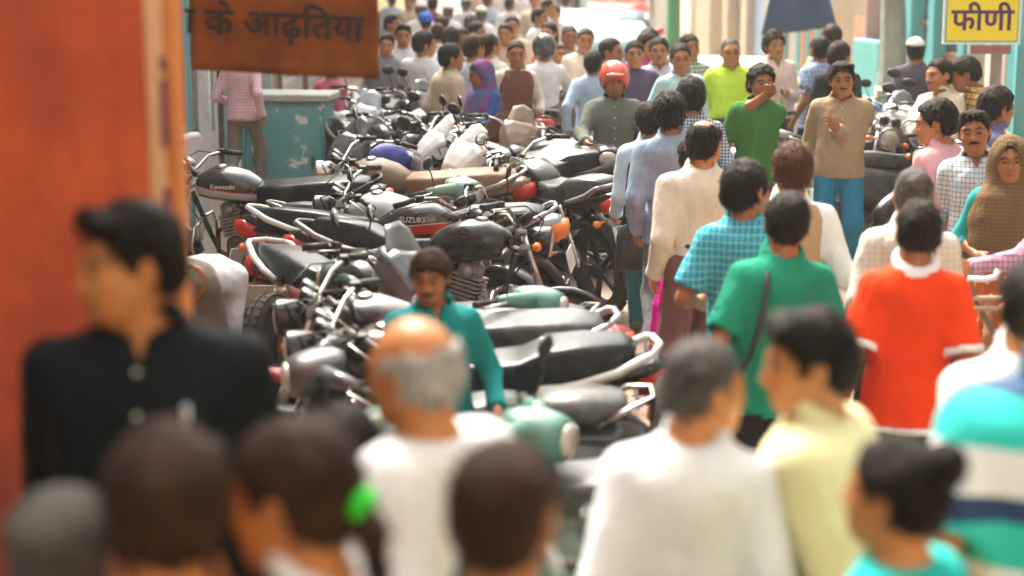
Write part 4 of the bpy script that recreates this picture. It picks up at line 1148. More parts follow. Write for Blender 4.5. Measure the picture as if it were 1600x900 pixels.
# ground: one sheet, a little higher where the near crowd stands
def gm():
    m = bpy.data.materials.new('dusty_road'); t, b, N, L = nodes(m); v = coords(t)
    n1 = noise(t, v, .6, 6, .6); n2 = noise(t, v, 6, 8, .7); n3 = noise(t, v, 60, 4, .7)
    c = mix(t, ramp(t, n1, [(.35, (0, 0, 0)), (.65, (1, 1, 1))]), (.30, .225, .165), (.40, .315, .24))
    c = mix(t, ramp(t, n2, [(.52, (0, 0, 0)), (.75, (1, 1, 1))]), c, (.19, .15, .12))
    c = mix(t, .6, c, ramp(t, n3, [(.3, (.62, .6, .58)), (.65, (1, 1, 1))]), 'MULTIPLY')
    setc(t, b, c); b.inputs['Roughness'].default_value = .95
    bump(t, b, mix(t, .5, n2, n3), .6, .03); return m
ys = [-120, -60, -5, 3.8, 4.0, 4.2, 4.4, 4.6, 4.8, 5.0, 5.2, 5.5, 8, 14, 20, 30, 60, 120, 300, 600]
V, Fc = [], []
for y in ys:
    for x in (-300, -60, -10, 0, 10, 60, 300): V.append((x, y, ground_z(y)))
for i in range(len(ys) - 1):
    for k in range(6): a = i * 7 + k; Fc.append((a, a + 1, a + 8, a + 7))
me = bpy.data.meshes.new('ground'); me.from_pydata(V, [], Fc); tag(mesh_obj('ground', me, gm()), kind='structure')

# scattered stones and litter on the road
def scatter(bm):
    q = random.Random(5)
    for _ in range(420):
        u, s = q.uniform(280, 1500), q.uniform(130, 400); p = gp(u, s); r = q.uniform(.008, .028)
        M = Matrix.Translation(p) @ Matrix.Rotation(q.random() * 6, 4, 'Z') @ Matrix.Diagonal((r, r * q.uniform(.5, 1), r * .5, 1))
        bmesh.ops.create_icosphere(bm, subdivisions=1, radius=1, matrix=M)
quick('gravel', scatter, wallmat('road_stone', (.30, .25, .2), (.42, .37, .3)), label='small stones and grit scattered over the dusty road', cat='gravel', kind='stuff')
def papers(bm):
    q = random.Random(11)
    for _ in range(70):
        u, s = q.choice((q.uniform(300, 420), q.uniform(850, 1000))), q.uniform(200, 330); p = gp(u, s); r = q.uniform(.02, .06)
        M = Matrix.Translation(p + Vector((0, 0, .012))) @ Matrix.Rotation(q.random() * 6, 4, 'Z') @ Matrix.Rotation(q.uniform(-.3, .3), 4, 'X')
        box_bm(bm, (0, 0, 0), (r, r * .6, .002), M)
quick('litter', papers, paint('litter_paper', (.55, .48, .45), .8, 0, .6), label='scraps of paper litter trodden into the road', cat='litter', kind='stuff')

# near orange pillar on the left
zt = 4.6
px0 = at(240, 450, 640); pd = px0.y
def orange_wash():
    m = bpy.data.materials.new('orange_wash'); t, b, N, L = nodes(m); v = coords(t)
    n1 = noise(t, v, 2.2, 8, .62); n2 = noise(t, v, 26, 6, .7); n3 = noise(t, coords(t, scale=(1, 1, .3)), 5, 6, .65)
    c = mix(t, ramp(t, n1, [(.38, (0, 0, 0)), (.66, (1, 1, 1))]), (.66, .11, .026), (.44, .062, .026))
    c = mix(t, math_(t, 'MULTIPLY', ramp(t, n3, [(.48, (0, 0, 0)), (.74, (1, 1, 1))]), .7), c, (.30, .045, .03))
    s = N('ShaderNodeSeparateXYZ'); L(v, s.inputs[0])                       # darker red-brown towards the bottom, its edge broken by noise
    d = math_(t, 'ADD', math_(t, 'MULTIPLY', s.outputs[2], -.75), math_(t, 'ADD', math_(t, 'MULTIPLY', n1, 1.3), .95))
    c = mix(t, math_(t, 'MULTIPLY', ramp(t, d, [(.25, (0, 0, 0)), (.75, (1, 1, 1))]), .6), c, (.26, .045, .035))
    c = mix(t, ramp(t, noise(t, v, 9, 5, .6), [(.70, (0, 0, 0)), (.74, (1, 1, 1))]), c, (.72, .20, .09))
    c = mix(t, .4, c, ramp(t, n2, [(.3, (.65, .6, .6)), (.7, (1, 1, 1))]), 'MULTIPLY')
    setc(t, b, c); b.inputs['Roughness'].default_value = .85; bump(t, b, mix(t, .5, n1, n2), .6, .03); return m
ORW = orange_wash()
pil = empty('painted_pillar', (px0.x - 1.4, pd, 0), 0, 'tall orange plastered pillar with a cream and yellow edge at the near left', 'pillar')
quick('pillar_shaft', lambda bm: box_bm(bm, (0, .06, 2.5), (1.4, .06, 2.5), None, .004), ORW, pil)
wB = 26 / 640
quick('pillar_band', lambda bm: box_bm(bm, (1.4 + wB / 2, .06, 2.5), (wB / 2, .057, 2.497), None, .004), wallmat('cream_band', (.72, .42, .25), (.66, .36, .20), 4), pil)
quick('pillar_band', lambda bm: box_bm(bm, (1.4 + wB * 1.39, .062, 2.5), (wB * .39, .052, 2.494), None, .004), wallmat('ochre_band', (.62, .22, .05), (.55, .17, .04), 4), pil)
PUR = wallmat('purple_mark', (.16, .03, .10), (.22, .05, .10), 8)
for v0, v1 in ((85, 105), (120, 225), (290, 340)):
    a, b = at(274, v0, 640), at(274, v1, 640)
    zc, hh = (a.z + b.z) / 2, abs(a.z - b.z) / 2
    quick('painted_mark', lambda bm: box_bm(bm, (1.4 + wB * 1.05, .016, zc), (.006, .0, hh)) if False else box_bm(bm, (1.4 + wB * 1.05, .018, zc), (.007, .025, hh), None, .002), PUR, pil)

step = at(215, 320, 900)
STEP_Z = .52
quick('stone_step', lambda bm: box_bm(bm, (-.95, 3.15, STEP_Z / 2 + .0), (.75, .55, STEP_Z / 2), None, .02), wallmat('step_stone', (.30, .26, .22), (.36, .3, .25)), label='grey stone step in front of the orange pillar', cat='step')

# hanging banner with lettering
def banner():
    c = at(445, 58, 385); wv, hv = 292 / 385, 300 / 385
    root = empty('cloth_banner', (c.x, c.y, c.z), R(4), 'brown orange cloth banner lettered in black hanging beside the orange pillar', 'banner')
    m = bpy.data.materials.new('banner_cloth'); t, b, N, L = nodes(m); v = coords(t)
    n1 = noise(t, v, 5, 6, .6)
    cc = mix(t, ramp(t, n1, [(.35, (0, 0, 0)), (.65, (1, 1, 1))]), (.30, .105, .010), (.17, .052, .010)); setc(t, b, cc)
    b.inputs['Roughness'].default_value = .8
    tr = N('ShaderNodeBsdfTranslucent'); L(cc, tr.inputs[0]); ms = N('ShaderNodeMixShader'); ms.inputs[0].default_value = .35
    L(b.outputs[0], ms.inputs[1]); L(tr.outputs[0], ms.inputs[2]); L(ms.outputs[0], t.nodes['Material Output'].inputs[0])
    nx, nz = 28, 18; rows = []
    def pt(i, k, off):
        a, q = i / nx, k / nz; x = (a - .5) * wv; z = -hv * .168 + q * hv - a * .042 * (1 - q)
        return (x, off + .012 * math.sin(a * 9 + q * 3) + .008 * math.sin(q * 7), z)
    Vv = [pt(i, k, o_) for o_ in (0, .003) for k in range(nz + 1) for i in range(nx + 1)]; n1_ = (nx + 1) * (nz + 1); Ff = []
    for k in range(nz):
        for i in range(nx):
            a = k * (nx + 1) + i; Ff.append((a, a + 1, a + nx + 2, a + nx + 1)); Ff.append(tuple(n1_ + q for q in (a, a + nx + 1, a + nx + 2, a + 1)))
    for i in range(nx): Ff.append((i + 1, i, n1_ + i, n1_ + i + 1))
    for k in range(nz):
        a = k * (nx + 1); Ff.append((a, a + nx + 1, n1_ + a + nx + 1, n1_ + a)); a += nx; Ff.append((a + nx + 1, a, n1_ + a, n1_ + a + nx + 1))
    me = bpy.data.meshes.new('banner_sheet'); me.from_pydata(Vv, [], Ff)
    for p_ in me.polygons: p_.use_smooth = True
    mesh_obj('sheet', me, m, root)
    ink = paint('banner_ink', (.004, .003, .003), .7, 0, .1)
    place_text('ा के आढ़ितया', .148, ink, root, Matrix.Translation((-.040, -.024, .048)) @ Matrix.Rotation(R(3.0), 4, 'Y') @ RX90, .002)
    top = c.z + hv * .83
    quick('hanging_rod', lambda bm: tube_bm(bm, [(-wv * .5 - .18, .0, hv * .83), (wv * .55, 0, hv * .83)], .012), M_['steel'], root)
banner()

# turquoise service cabinet
TQ = wallmat('turquoise_wash', (.10, .42, .42), (.16, .50, .50), 3, (.12, .10, .08), .35, .6)
TQ2 = paint('turquoise_paint', (.07, .40, .44), .5, 0, .45)
TQP = paint('pale_turquoise_paint', (.30, .52, .52), .5, 0, .45)
def cabinet():
    p = gp(458, 166); wd, dp, h = .74, .42, 1.16
    root = empty('service_cabinet', p, R(-6), 'peeling turquoise steel cabinet with a pale slab lid behind the parked motorcycles', 'cabinet')
    m = bpy.data.materials.new('peeling_turquoise'); t, b, N, L = nodes(m); v = coords(t)
    n = noise(t, v, 5.5, 7, .62); n2 = noise(t, v, 3, 4, .5); base = mix(t, n2, (.10, .33, .35), (.16, .42, .42))
    vs = coords(t, scale=(1, 1, .25)); st = noise(t, vs, 14, 5, .6)
    base = mix(t, math_(t, 'MULTIPLY', ramp(t, st, [(.52, (0, 0, 0)), (.75, (1, 1, 1))]), .5), base, (.10, .13, .12))
    setc(t, b, mix(t, ramp(t, n, [(.585, (0, 0, 0)), (.60, (1, 1, 1))]), base, (.66, .66, .62))); b.inputs['Roughness'].default_value = .55
    quick('case', lambda bm: box_bm(bm, (0, 0, h / 2), (wd / 2, dp / 2, h / 2), None, .008), m, root)
    quick('door', lambda bm: box_bm(bm, (.03, -dp / 2 - .008, h / 2 + .02), (wd / 2 - .06, .010, h / 2 - .06), None, .005), m, root)
    quick('lid', lambda bm: (box_bm(bm, (0, 0, h + .035), (wd / 2 + .05, dp / 2 + .06, .035), None, .012)), paint('pale_slab', (.42, .45, .42), .7, 0, .5), root)
    for z in (.25, .62, .95): quick('hinge', lambda bm: tube_bm(bm, [(-wd / 2 + .07, -dp / 2 - .022, z - .04), (-wd / 2 + .07, -dp / 2 - .022, z + .04)], .012), M_['steel'], root)
    quick('handle', lambda bm: box_bm(bm, (wd / 2 - .12, -dp / 2 - .03, .6), (.012, .014, .06), None, .004), M_['steel'], root)
    quick('post', lambda bm: box_bm(bm, (-wd / 2 - .035, -dp / 2 + .02, h / 2 - .01), (.022, .03, h / 2 - .012), None, .004), TQ2, root)
cabinet()

# left bazaar: platform, poles and shop bays seen under the banner
WOOD = wallmat('old_wood', (.20, .10, .045), (.28, .15, .07), 5, (.06, .04, .03), .4)
CREAM = wallmat('cream_wall', (.62, .55, .42), (.55, .47, .34), 2, (.25, .19, .13), .4)
GREYW = wallmat('grey_white_wall', (.50, .49, .46), (.42, .41, .38), 2, (.2, .17, .14), .35)
OLIVE = wallmat('olive_wall', (.24, .20, .13), (.32, .26, .17), 2.5, (.42, .20, .12), .45)
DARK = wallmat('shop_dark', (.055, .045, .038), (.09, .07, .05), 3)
def lpost(u, s, w_, h, mat, label, cat='post'):
    p = gp(u, s); quick(label.split()[-1] if False else 'wooden_post' if mat in (WOOD,) else 'painted_post', lambda bm: box_bm(bm, (p.x, p.y, h / 2), (w_ / 2, w_ / 2, h / 2), None, .006), mat, label=label, cat=cat)
lpost(301, 172, .06, 3.2, paint('bright_cyan_paint', (.03, .42, .52), .4, 0, .2), 'thin bright cyan post beside the orange pillar')
lpost(326, 168, .105, 3.2, paint('white_post_paint', (.75, .78, .78), .5, 0, .4), 'broad white post between the cyan post and the dark post')
lpost(349, 150, .055, 3.2, paint('dark_post_paint', (.05, .05, .045), .6, 0, .5), 'thin dark post right of the broad white post')
lpost(358, 155, .045, 3.2, TQP, 'slim pale turquoise post beside the dark post')
lpost(418, 140, .15, 3.2, paint('pale_post_paint', (.45, .52, .52), .5, 0, .5), 'pale grey column standing behind the turquoise cabinet')
lpost(441, 138, .05, 3.2, WOOD, 'slender brown wooden post behind the cabinet lid')
lpost(480, 130, .06, 3.2, paint('rusty_post', (.22, .12, .07), .6, .3, .6), 'rusty brown post near the right end of the cabinet')
def lshop():
    X = -3.55; y0, y1 = 15.5, 60
    root = empty('left_shop_row', (X, y0, 0), 0, 'row of open fronted shops along the left side under the banner', 'building')
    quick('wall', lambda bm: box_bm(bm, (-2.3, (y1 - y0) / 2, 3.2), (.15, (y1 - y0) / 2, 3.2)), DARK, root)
    quick('upper_wall', lambda bm: box_bm(bm, (-1.0, (y1 - y0) / 2, 6.2), (1.15, (y1 - y0) / 2, 3.0)), CREAM, root)
    quick('platform', lambda bm: box_bm(bm, (-1.2, (y1 - y0) / 2, .17), (1.1, (y1 - y0) / 2 - .02, .17), None, .02), GREYW, root)
    q = random.Random(4)
    for i in range(15):
        y = .2 + i * 3.0; mt = [CREAM, TQ, GREYW, WOOD][i % 4]
        quick('pillar', lambda bm: box_bm(bm, (-.15, y, 1.77), (.13, .16, 1.42), None, .01), mt, root)
        quick('counter', lambda bm: box_bm(bm, (-.75, y + 1.5, .34 + .4), (.25, .8, .395), None, .02), [WOOD, TQ2, paint('ochre_box', (.55, .20, .04), .6, 0, .3)][i % 3], root)
        for k in range(4):
            c = [(.45, .08, .12), (.6, .55, .45), (.1, .25, .4), (.5, .3, .08), (.35, .5, .3)][q.randrange(5)]
            quick('goods', lambda bm: box_bm(bm, (-1.7, y + .5 + k * .6, .9 + q.random()), (.2, .24, .25 + .2 * q.random()), None, .03), paint('goods_%.2f' % c[0], c, .7, 0, .2), root)
lshop()
def endwall():
    # the cross building that closes the first bays: seen between the posts
    p = gp(330, 118); root = empty('market_stall', (p.x, p.y, 0), 0, 'stall with wooden counters and white panels behind the left posts', 'stall')
    quick('back_panel', lambda bm: box_bm(bm, (-.1, .3, 1.3), (.75, .04, 1.3)), paint('stall_white', (.58, .55, .52), .7, 0, .4), root)
    quick('counter', lambda bm: box_bm(bm, (0, -.15, .42), (.6, .3, .42), None, .02), WOOD, root)
    quick('crate', lambda bm: box_bm(bm, (-.25, -.2, 1.02), (.30, .22, .17), None, .015), paint('orange_crate', (.62, .22, .03), .6, 0, .3), root)
    quick('shelf', lambda bm: box_bm(bm, (.25, .1, 1.5), (.4, .14, .02), None, .004), WOOD, root)
    p = gp(345, 135)
endwall()
def block(label, x0, x1, y0, y1, h, mat, face):
    """plain unseen bazaar building added to block sky light; face = side with openings"""
    root = empty('sky_blocking_building', ((x0 + x1) / 2, (y0 + y1) / 2, 0), 0, label, 'building'); hx_, hy_ = (x1 - x0) / 2, (y1 - y0) / 2
    quick('wall', lambda bm: box_bm(bm, (0, 0, h / 2), (hx_, hy_, h / 2)), mat, root)
    quick('parapet', lambda bm: box_bm(bm, (0, 0, h + .15), (hx_ + .1, hy_ + .1, .15), None, .02), GREYW, root)
    along_y = face in ('+x', '-x'); n = max(2, int((hy_ if along_y else hx_) * 2 / 2.6)); sgn = 1 if face[0] == '+' else -1
    for i in range(n):
        for z, hh in ((1.2, 1.15), (4.6, .75), (7.4, .75)):
            if z + hh > h: continue
            a = -(hy_ if along_y else hx_) + (i + .5) * 2 * (hy_ if along_y else hx_) / n
            c = (sgn * (hx_ + .01), a, z) if along_y else (a, sgn * (hy_ + .01), z); d = (.06, .7, hh) if along_y else (.7, .06, hh)
            quick('shutter' if z < 2 else 'window', lambda bm: box_bm(bm, c, d, None, .02), [TQ2, WOOD, DARK][(i + int(z)) % 3], root)
block('cream bazaar building behind the camera with shutters and windows', -9, 9, -9.5, -3.6, 9.5, CREAM, '+y')
block('pale bazaar building along the near left side of the street', -9.5, -4.3, -3.5, 15.2, 9.0, GREYW, '+x')
block('olive bazaar building along the near right side of the street', 6.9, 11, -3.5, 20.5, 9.0, OLIVE, '-x')
# white plastic chair
def chair():
    p = gp(302, 178); root = empty('plastic_chair', p, R(160), 'white plastic chair with a rounded back beside the cyan post', 'chair')
    W_ = paint('white_plastic', (.70, .70, .68), .4, 0, .2)
    quick('backrest', lambda bm: xloft(bm, [(-.03, .70, .20, .24), (.0, .71, .23, .27), (.02, .72, .20, .25)], 16, 4), W_, root)
    quick('seat', lambda bm: box_bm(bm, (.22, 0, .42), (.22, .22, .02), None, .015), W_, root)
    for x in (.04, .4):
        for y in (-.19, .19): quick('leg', lambda bm: tube_bm(bm, [(x, y, .41), (x * 1.05, y * 1.12, 0)], .02), W_, root)
chair()

# ---- right shop fronts: one long front turning away to the left in the distance
FA, FB = gp(1000, 66), gp(1640, 118)
FDIR = (FB - FA).normalized(); FN = Vector((FDIR.y, -FDIR.x, 0))            # FN points at the street
if FN.dot(-FA) < 0: FN = -FN
FANG = math.atan2(FDIR.y, FDIR.x)
def facu(u):
    """distance along the front where column u meets it"""
    d = FWD * FPX + Vector((u - 800, 0, 0)); d.z = 0
    # solve k*d = FA + t*FDIR
    A = np.array([[d.x, -FDIR.x], [d.y, -FDIR.y]]); k, t_ = np.linalg.solve(A, np.array([FA.x, FA.y])); return float(t_)
FRS = [gp(0, 1)]
fr_root = {}
def fbox(root, name, u0, u1, z0, z1, dep0, dep1, mat, bev=.01):
    """box on the front between columns u0..u1, from depth dep0 (behind, negative) to dep1 (towards the street)"""
    t0, t1 = facu(u0), facu(u1)
    return quick(name, lambda bm: box_bm(bm, ((t0 + t1) / 2, (dep0 + dep1) / 2, (z0 + z1) / 2), (abs(t1 - t0) / 2, (dep1 - dep0) / 2, (z1 - z0) / 2), None, bev), mat, root)
def front(label):
    root = empty('bazaar_shop', (FA.x, FA.y, 0), FANG, label, 'shop'); 
    yl = Vector((-math.sin(FANG), math.cos(FANG), 0))
    if yl.dot(FN) < 0: root.scale = (1, -1, 1)
    return root
GRN = paint('green_frame', (.05, .35, .16), .5, 0, .3)
YEL = paint('yellow_panel', (.65, .38, .04), .6, 0, .3)
BLUEW = paint('light_blue_panel', (.32, .45, .60), .6, 0, .3)
SALM = wallmat('salmon_wall', (.60, .24, .14), (.66, .32, .20), 4)
GLS = paint('dark_shop_glass', (.05, .055, .055), .08, 0, .25, coat=.5)
r = front('far shop front with an orange door and grey striped shutters')
for i, (u0, u1, m) in enumerate(((640, 700, GREYW), (706, 752, TQP), (756, 800, CREAM), (803, 838, GREYW), (842, 862, TQP), (866, 900, DARK), (903, 925, TQP), (928, 946, OLIVE), (949, 962, TQ), (965, 982, WOOD))):
    fbox(r, 'shutter', u0, u1, 0, 3, -.2 - .05 * (i % 2), 0.05 * (i % 3), m)
fbox(r, 'upper_wall', 560, 982, 3.02, 9.0, -.4, .1, CREAM)
fbox(r, 'door', 983.5, 994, 0, 3.0, -.2, .03, paint('orange_door', (.62, .26, .05), .6, 0, .3))
for u in (997, 1002): fbox(r, 'door_frame', u - 1.5, u + 1.5, 0, 3, -.2, .08, WOOD)
r = front('pale shop front with green framed opening and cream pillars')
fbox(r, 'wall', 1005, 1039, 0, 3.0, -.2, .0, GREYW); fbox(r, 'pilaster', 1006.5, 1013, 0, 2.98, .002, .07, CREAM)
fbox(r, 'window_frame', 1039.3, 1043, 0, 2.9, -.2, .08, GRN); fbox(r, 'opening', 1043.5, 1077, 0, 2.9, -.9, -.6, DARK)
q = random.Random(8)
for k in range(7):
    fbox(r, 'hanging_goods', 1046 + k * 4.3, 1049 + k * 4.3, .5 + .4 * q.random(), 1.7 + .5 * q.random(), -.5, -.35, [OLIVE, GRN, WOOD, GREYW, CREAM][k % 5], .03)
for u0, u1 in ((1078, 1084), (1087, 1110), (1129, 1137), (1157, 1166)): fbox(r, 'pillar', u0, u1, 0, 2.96, -.2, .14, CREAM, .02)
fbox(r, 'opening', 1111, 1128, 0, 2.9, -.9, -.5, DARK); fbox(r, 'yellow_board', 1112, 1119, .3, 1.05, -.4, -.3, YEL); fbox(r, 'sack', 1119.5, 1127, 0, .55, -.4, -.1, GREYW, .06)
for k in range(5): fbox(r, 'shutter_slat', 1138 + k * 3.7, 1141.3 + k * 3.7, 0, 2.9, -.2, -.05 + .03 * (k % 2), [GREYW, OLIVE][k % 2])
fbox(r, 'upper_wall', 984, 1167, 3.02, 9.0, -.6, .08, GREYW)
r = front('white walled shop front with a barred window behind the blue tarpaulin')
fbox(r, 'blue_panel', 1168, 1185, 0, 3, -.2, .02, BLUEW); fbox(r, 'wall', 1186, 1214, 0, 3, -.2, .05, GREYW)
fbox(r, 'shutter', 1214.5, 1228, 0, 3, -.2, -.04, GREYW)
for k in range(5): fbox(r, 'window_bar', 1229 + k * 7, 1233 + k * 7, 0, 1.6, -.12, -.04, [TQ, SALM][k % 2])
fbox(r, 'wall_back', 1228.5, 1266, 0, 3, -.4, -.2, OLIVE); fbox(r, 'upper_wall', 1168, 1266, 3.02, 9.0, -.5, .06, CREAM)
r = front('stained olive wall with a salmon patch beside the turquoise hatch')
fbox(r, 'wall', 1267, 1339, 0, 9.0, -.3, .0, OLIVE); fbox(r, 'plaster_patch', 1322, 1338, .2, 1.35, .002, .02, SALM, .004)
fbox(r, 'corner_trim', 1339.5, 1342.5, 0, 6.4, -.2, .06, paint('pink_trim', (.5, .3, .28), .6, 0, .3))
fbox(r, 'opening', 1343, 1366, 0, 3, -.9, -.5, DARK); fbox(r, 'poster', 1344, 1365, 1.02, 1.42, -.2, -.18, CREAM, .003)
fbox(r, 'hatch_door', 1340, 1379, 0, 1.0, .0, .24, TQ); fbox(r, 'upper_wall', 1343, 1400, 3.02, 9.0, -.5, .06, OLIVE)
r = front('turquoise framed glass shop front with dark interior on the right')
for u0, u1 in ((1404, 1415), (1440, 1450), (1487, 1497)): fbox(r, 'door_post', u0, u1, 0, 3, -.2, .10, TQ2, .01)
for u0, u1 in ((1416, 1439), (1451, 1486)):
    fbox(r, 'shop_glass', u0, u1, .95, 2.9, -.12, -.10, GLS, .004); fbox(r, 'panel', u0, u1, 0, .94, -.15, -.04, TQ if u0 < 1440 else WOOD)
    fbox(r, 'glazing_bar', u0, u1, 1.32, 1.38, -.13, -.03, WOOD, .004)
fbox(r, 'shop_wall', 1380, 1403, 0, 3, -.2, .0, OLIVE)
fbox(r, 'pale_frame', 1498, 1503, 0, 3, -.2, .06, CREAM); fbox(r, 'recess', 1503, 1553, 0, 3, -.5, -.3, OLIVE); fbox(r, 'pale_frame', 1553, 1558, 0, 3, -.2, .06, CREAM)
fbox(r, 'turquoise_panel', 1559, 1640, 0, 3, -.2, .05, TQ2); fbox(r, 'turquoise_panel', 1641, 1900, 0, 3, -.2, .02, TQ); fbox(r, 'upper_wall', 1401, 1900, 3.02, 9.0, -.5, .06, GREYW)
def arch(bm):
    t0, t1 = facu(1507), facu(1550); c = (t0 + t1) / 2; w_ = abs(t1 - t0) / 2; n = 14
    rings = [[(c + w_ * math.cos(math.pi * k / n), d, .95 + .65 * math.sin(math.pi * k / n)) for k in range(n + 1)] + [(c - w_, d, 0), (c + w_, d, 0)] for d in (-.28, -.22)]
    ring_loft(bm, rings, smooth=False)
quick('arch_panel', arch, wallmat('brown_arch', (.20, .16, .13), (.28, .22, .18), 3), r)

# tarpaulin
def tarp():
    a, b_ = at(1180, -60, 104), at(1295, 52, 104); y = a.y - .3
    root = empty('blue_tarpaulin', ((a.x + b_.x) / 2, y, 1.9), R(-15), 'navy blue tarpaulin sagging from the awning above the white car', 'tarpaulin')
    m = cloth('tarp_blue', (.035, .075, .16), rough=.6)
    nx, nz = 24, 14
    w_ = .55; Vv = []
    for o_ in (0, .01):
        for k in range(nz + 1):
            for i in range(nx + 1):
                q, aa = k / nz, i / nx
                hw = .12 + .45 * (1 - q) ** .8; x = (aa - .42) * 2 * hw; zb = -.72 + .14 * aa * (1 - q)
                Vv.append((x, o_ + .10 * math.sin(aa * 11) * (1 - q * .6), zb + q * 1.5))
    n1_ = (nx + 1) * (nz + 1); Ff = []
    for k in range(nz):
        for i in range(nx):
            p = k * (nx + 1) + i; Ff += [(p, p + 1, p + nx + 2, p + nx + 1), tuple(n1_ + z for z in (p, p + nx + 1, p + nx + 2, p + 1))]
    for i in range(nx): Ff.append((i + 1, i, n1_ + i, n1_ + i + 1))
    for k in range(nz):
        p = k * (nx + 1); Ff.append((p, p + nx + 1, n1_ + p + nx + 1, n1_ + p)); p += nx; Ff.append((p + nx + 1, p, n1_ + p, n1_ + p + nx + 1))
    me = bpy.data.meshes.new('tarpaulin_sheet'); me.from_pydata(Vv, [], Ff)
    for p_ in me.polygons: p_.use_smooth = True
    mesh_obj('sheet', me, m, root)
    quick('support_pole', lambda bm: tube_bm(bm, [(-.10, .06, .80), (-.10, .06, -1.9)], .02), TQ2, root)
tarp()
# old trunk by the glass front
def trunk():
    p = gp(1388, 106)
    root = empty('tree', (p.x, p.y, 0), 0, 'thick grey bare tree trunk rising in front of the turquoise shop', 'tree')
    m = wallmat('bark', (.20, .22, .20), (.30, .34, .31), 5, (.08, .09, .08), .6)
    def f(bm):
        rows = []
        for i in range(14):
            z = i * .34; r_ = .20 - .006 * i + (.10 * math.exp(-z * 4)); cx = .03 * math.sin(i * .7)
            rows.append([(cx + r_ * (1 + .12 * math.sin(3 * a + i * .3) + .06 * math.sin(7 * a)) * math.cos(a), r_ * (1 + .1 * math.sin(4 * a)) * math.sin(a), z) for a in [2 * math.pi * k / 18 for k in range(18)]])
        ring_loft(bm, rows)
        tube_bm(bm, [(.03, 0, 3.6), (.35, .1, 4.6), (.9, .2, 5.6)], [.11, .08, .05], 10); tube_bm(bm, [(0, 0, 4.2), (-.4, -.1, 5.0), (-.9, 0, 5.9)], [.10, .07, .04], 10)
    quick('trunk', f, m, root)
    def cr(bm):
        q = random.Random(2)
        for _ in range(900):
            c = Vector((q.gauss(0, .8), q.gauss(0, .7), 6.1 + q.gauss(0, .45))); a = Matrix.Translation(c) @ Matrix.Rotation(q.random() * 6, 4, 'Z') @ Matrix.Rotation(q.uniform(-1, 1), 4, 'X')
            vs = [bm.verts.new(a @ Vector(v_)) for v_ in ((-.04, 0, 0), (0, -.10, .01), (.04, 0, 0), (0, .10, .01))]; bm.faces.new(vs)
    quick('crown', cr, paint('leaf_green', (.05, .10, .03), .6, 0, .3), root)
trunk()

# yellow sign on its turquoise post
def sign():
    s = 178; c = at(1535, 16, s); wd, h = 121 / s, 106 / s
    root = empty('shop_sign', (c.x, c.y, c.z), R(-2), 'yellow sign with purple Devanagari lettering on a turquoise post', 'sign')
    quick('board', lambda bm: box_bm(bm, (0, 0, 0), (wd / 2, .012, h / 2), None, .003), paint('sign_white', (.80, .80, .76), .5, 0, .1), root)
    quick('border', lambda bm: box_bm(bm, (0, -.0135, 0), (wd / 2 - .022, .003, h / 2 - .022), None, .001), paint('sign_teal', (.05, .45, .42), .5, 0, .1), root)
    quick('face', lambda bm: box_bm(bm, (0, -.017, 0), (wd / 2 - .034, .003, h / 2 - .034), None, .001), paint('sign_yellow', (.86, .72, .02), .5, 0, .08), root)
    place_text('फीणी', .265, paint('sign_purple', (.075, .012, .12), .5, 0, .05), root, Matrix.Translation((.0, -.0225, -.09)) @ RX90, .002)
    px = 1586; p = at(px, 100, s - 4)
    quick('post', lambda bm: box_bm(bm, (p.x - c.x, .09, 1.6 - c.z), (.055, .05, 1.6), None, .008), TQ2, root)
    quick('lower_board', lambda bm: box_bm(bm, (.09, .0, -h / 2 - .045), (.17, .012, .03), None, .004), paint('small_sign_red', (.35, .12, .12), .5, 0, .4), root)
    quick('lower_board_frame', lambda bm: box_bm(bm, (.09, .012, -h / 2 - .045), (.18, .01, .04), None, .004), TQ2, root)
sign()
# white panelled counter among the right bikes
p = gp(1420, 142)
r = empty('display_counter', p, R(-8), 'pale framed glass counter standing behind the right hand bikes', 'counter')
quick('frame', lambda bm: box_bm(bm, (0, 0, .98), (.40, .22, .04), None, .01), CREAM, r)
quick('case', lambda bm: box_bm(bm, (0, 0, .5), (.38, .20, .44), None, .01), TQP, r)
quick('lettered_panel', lambda bm: box_bm(bm, (0, -.204, .68), (.34, .006, .16), None, .002), GREYW, r)
for x in (-.4, .4): quick('leg', lambda bm: box_bm(bm, (x, -.2, .47), (.02, .02, .47), None, .004), CREAM, r)

# far stalls on the left end of the street
def stall(u, s, label, top, body, w_=1.6, h=1.9):
    p = gp(u, s); root = empty('market_stall', p, 0, label, 'stall')
    quick('awning', lambda bm: box_bm(bm, (0, 0, 0), (w_ / 2 + .1, .7, .03), Matrix.Translation((0, -.2, h)) @ Matrix.Rotation(R(14), 4, 'X'), .01), top, root)
    quick('counter', lambda bm: box_bm(bm, (0, .2, .45), (w_ / 2, .4, .45), None, .02), body, root)
    for x in (-w_ / 2, w_ / 2):
        for y in (-.7, .45): quick('stall_post', lambda bm: tube_bm(bm, [(x, y, 0), (x, y, h + (.16 if y < 0 else -.14) * -1)], .025), TQP, root)
    for k in range(5): quick('goods', lambda bm: box_bm(bm, (-w_ / 2 + .2 + k * w_ / 5.5, .1, 1.02), (.12, .2, .12), None, .03), [YEL, SALM, CREAM, BLUEW, GREYW][k % 5], root)
stall(601, 72, 'small stall with a yellow awning at the far left', paint('pale_yellow_awning', (.78, .70, .35), .7, 0, .2), WOOD, 1.0, 1.25)
stall(622, 58, 'white stall with pale blue posts behind the yellow awning', paint('white_awning', (.75, .75, .75), .7, 0, .2), GREYW, 1.6, 1.75)
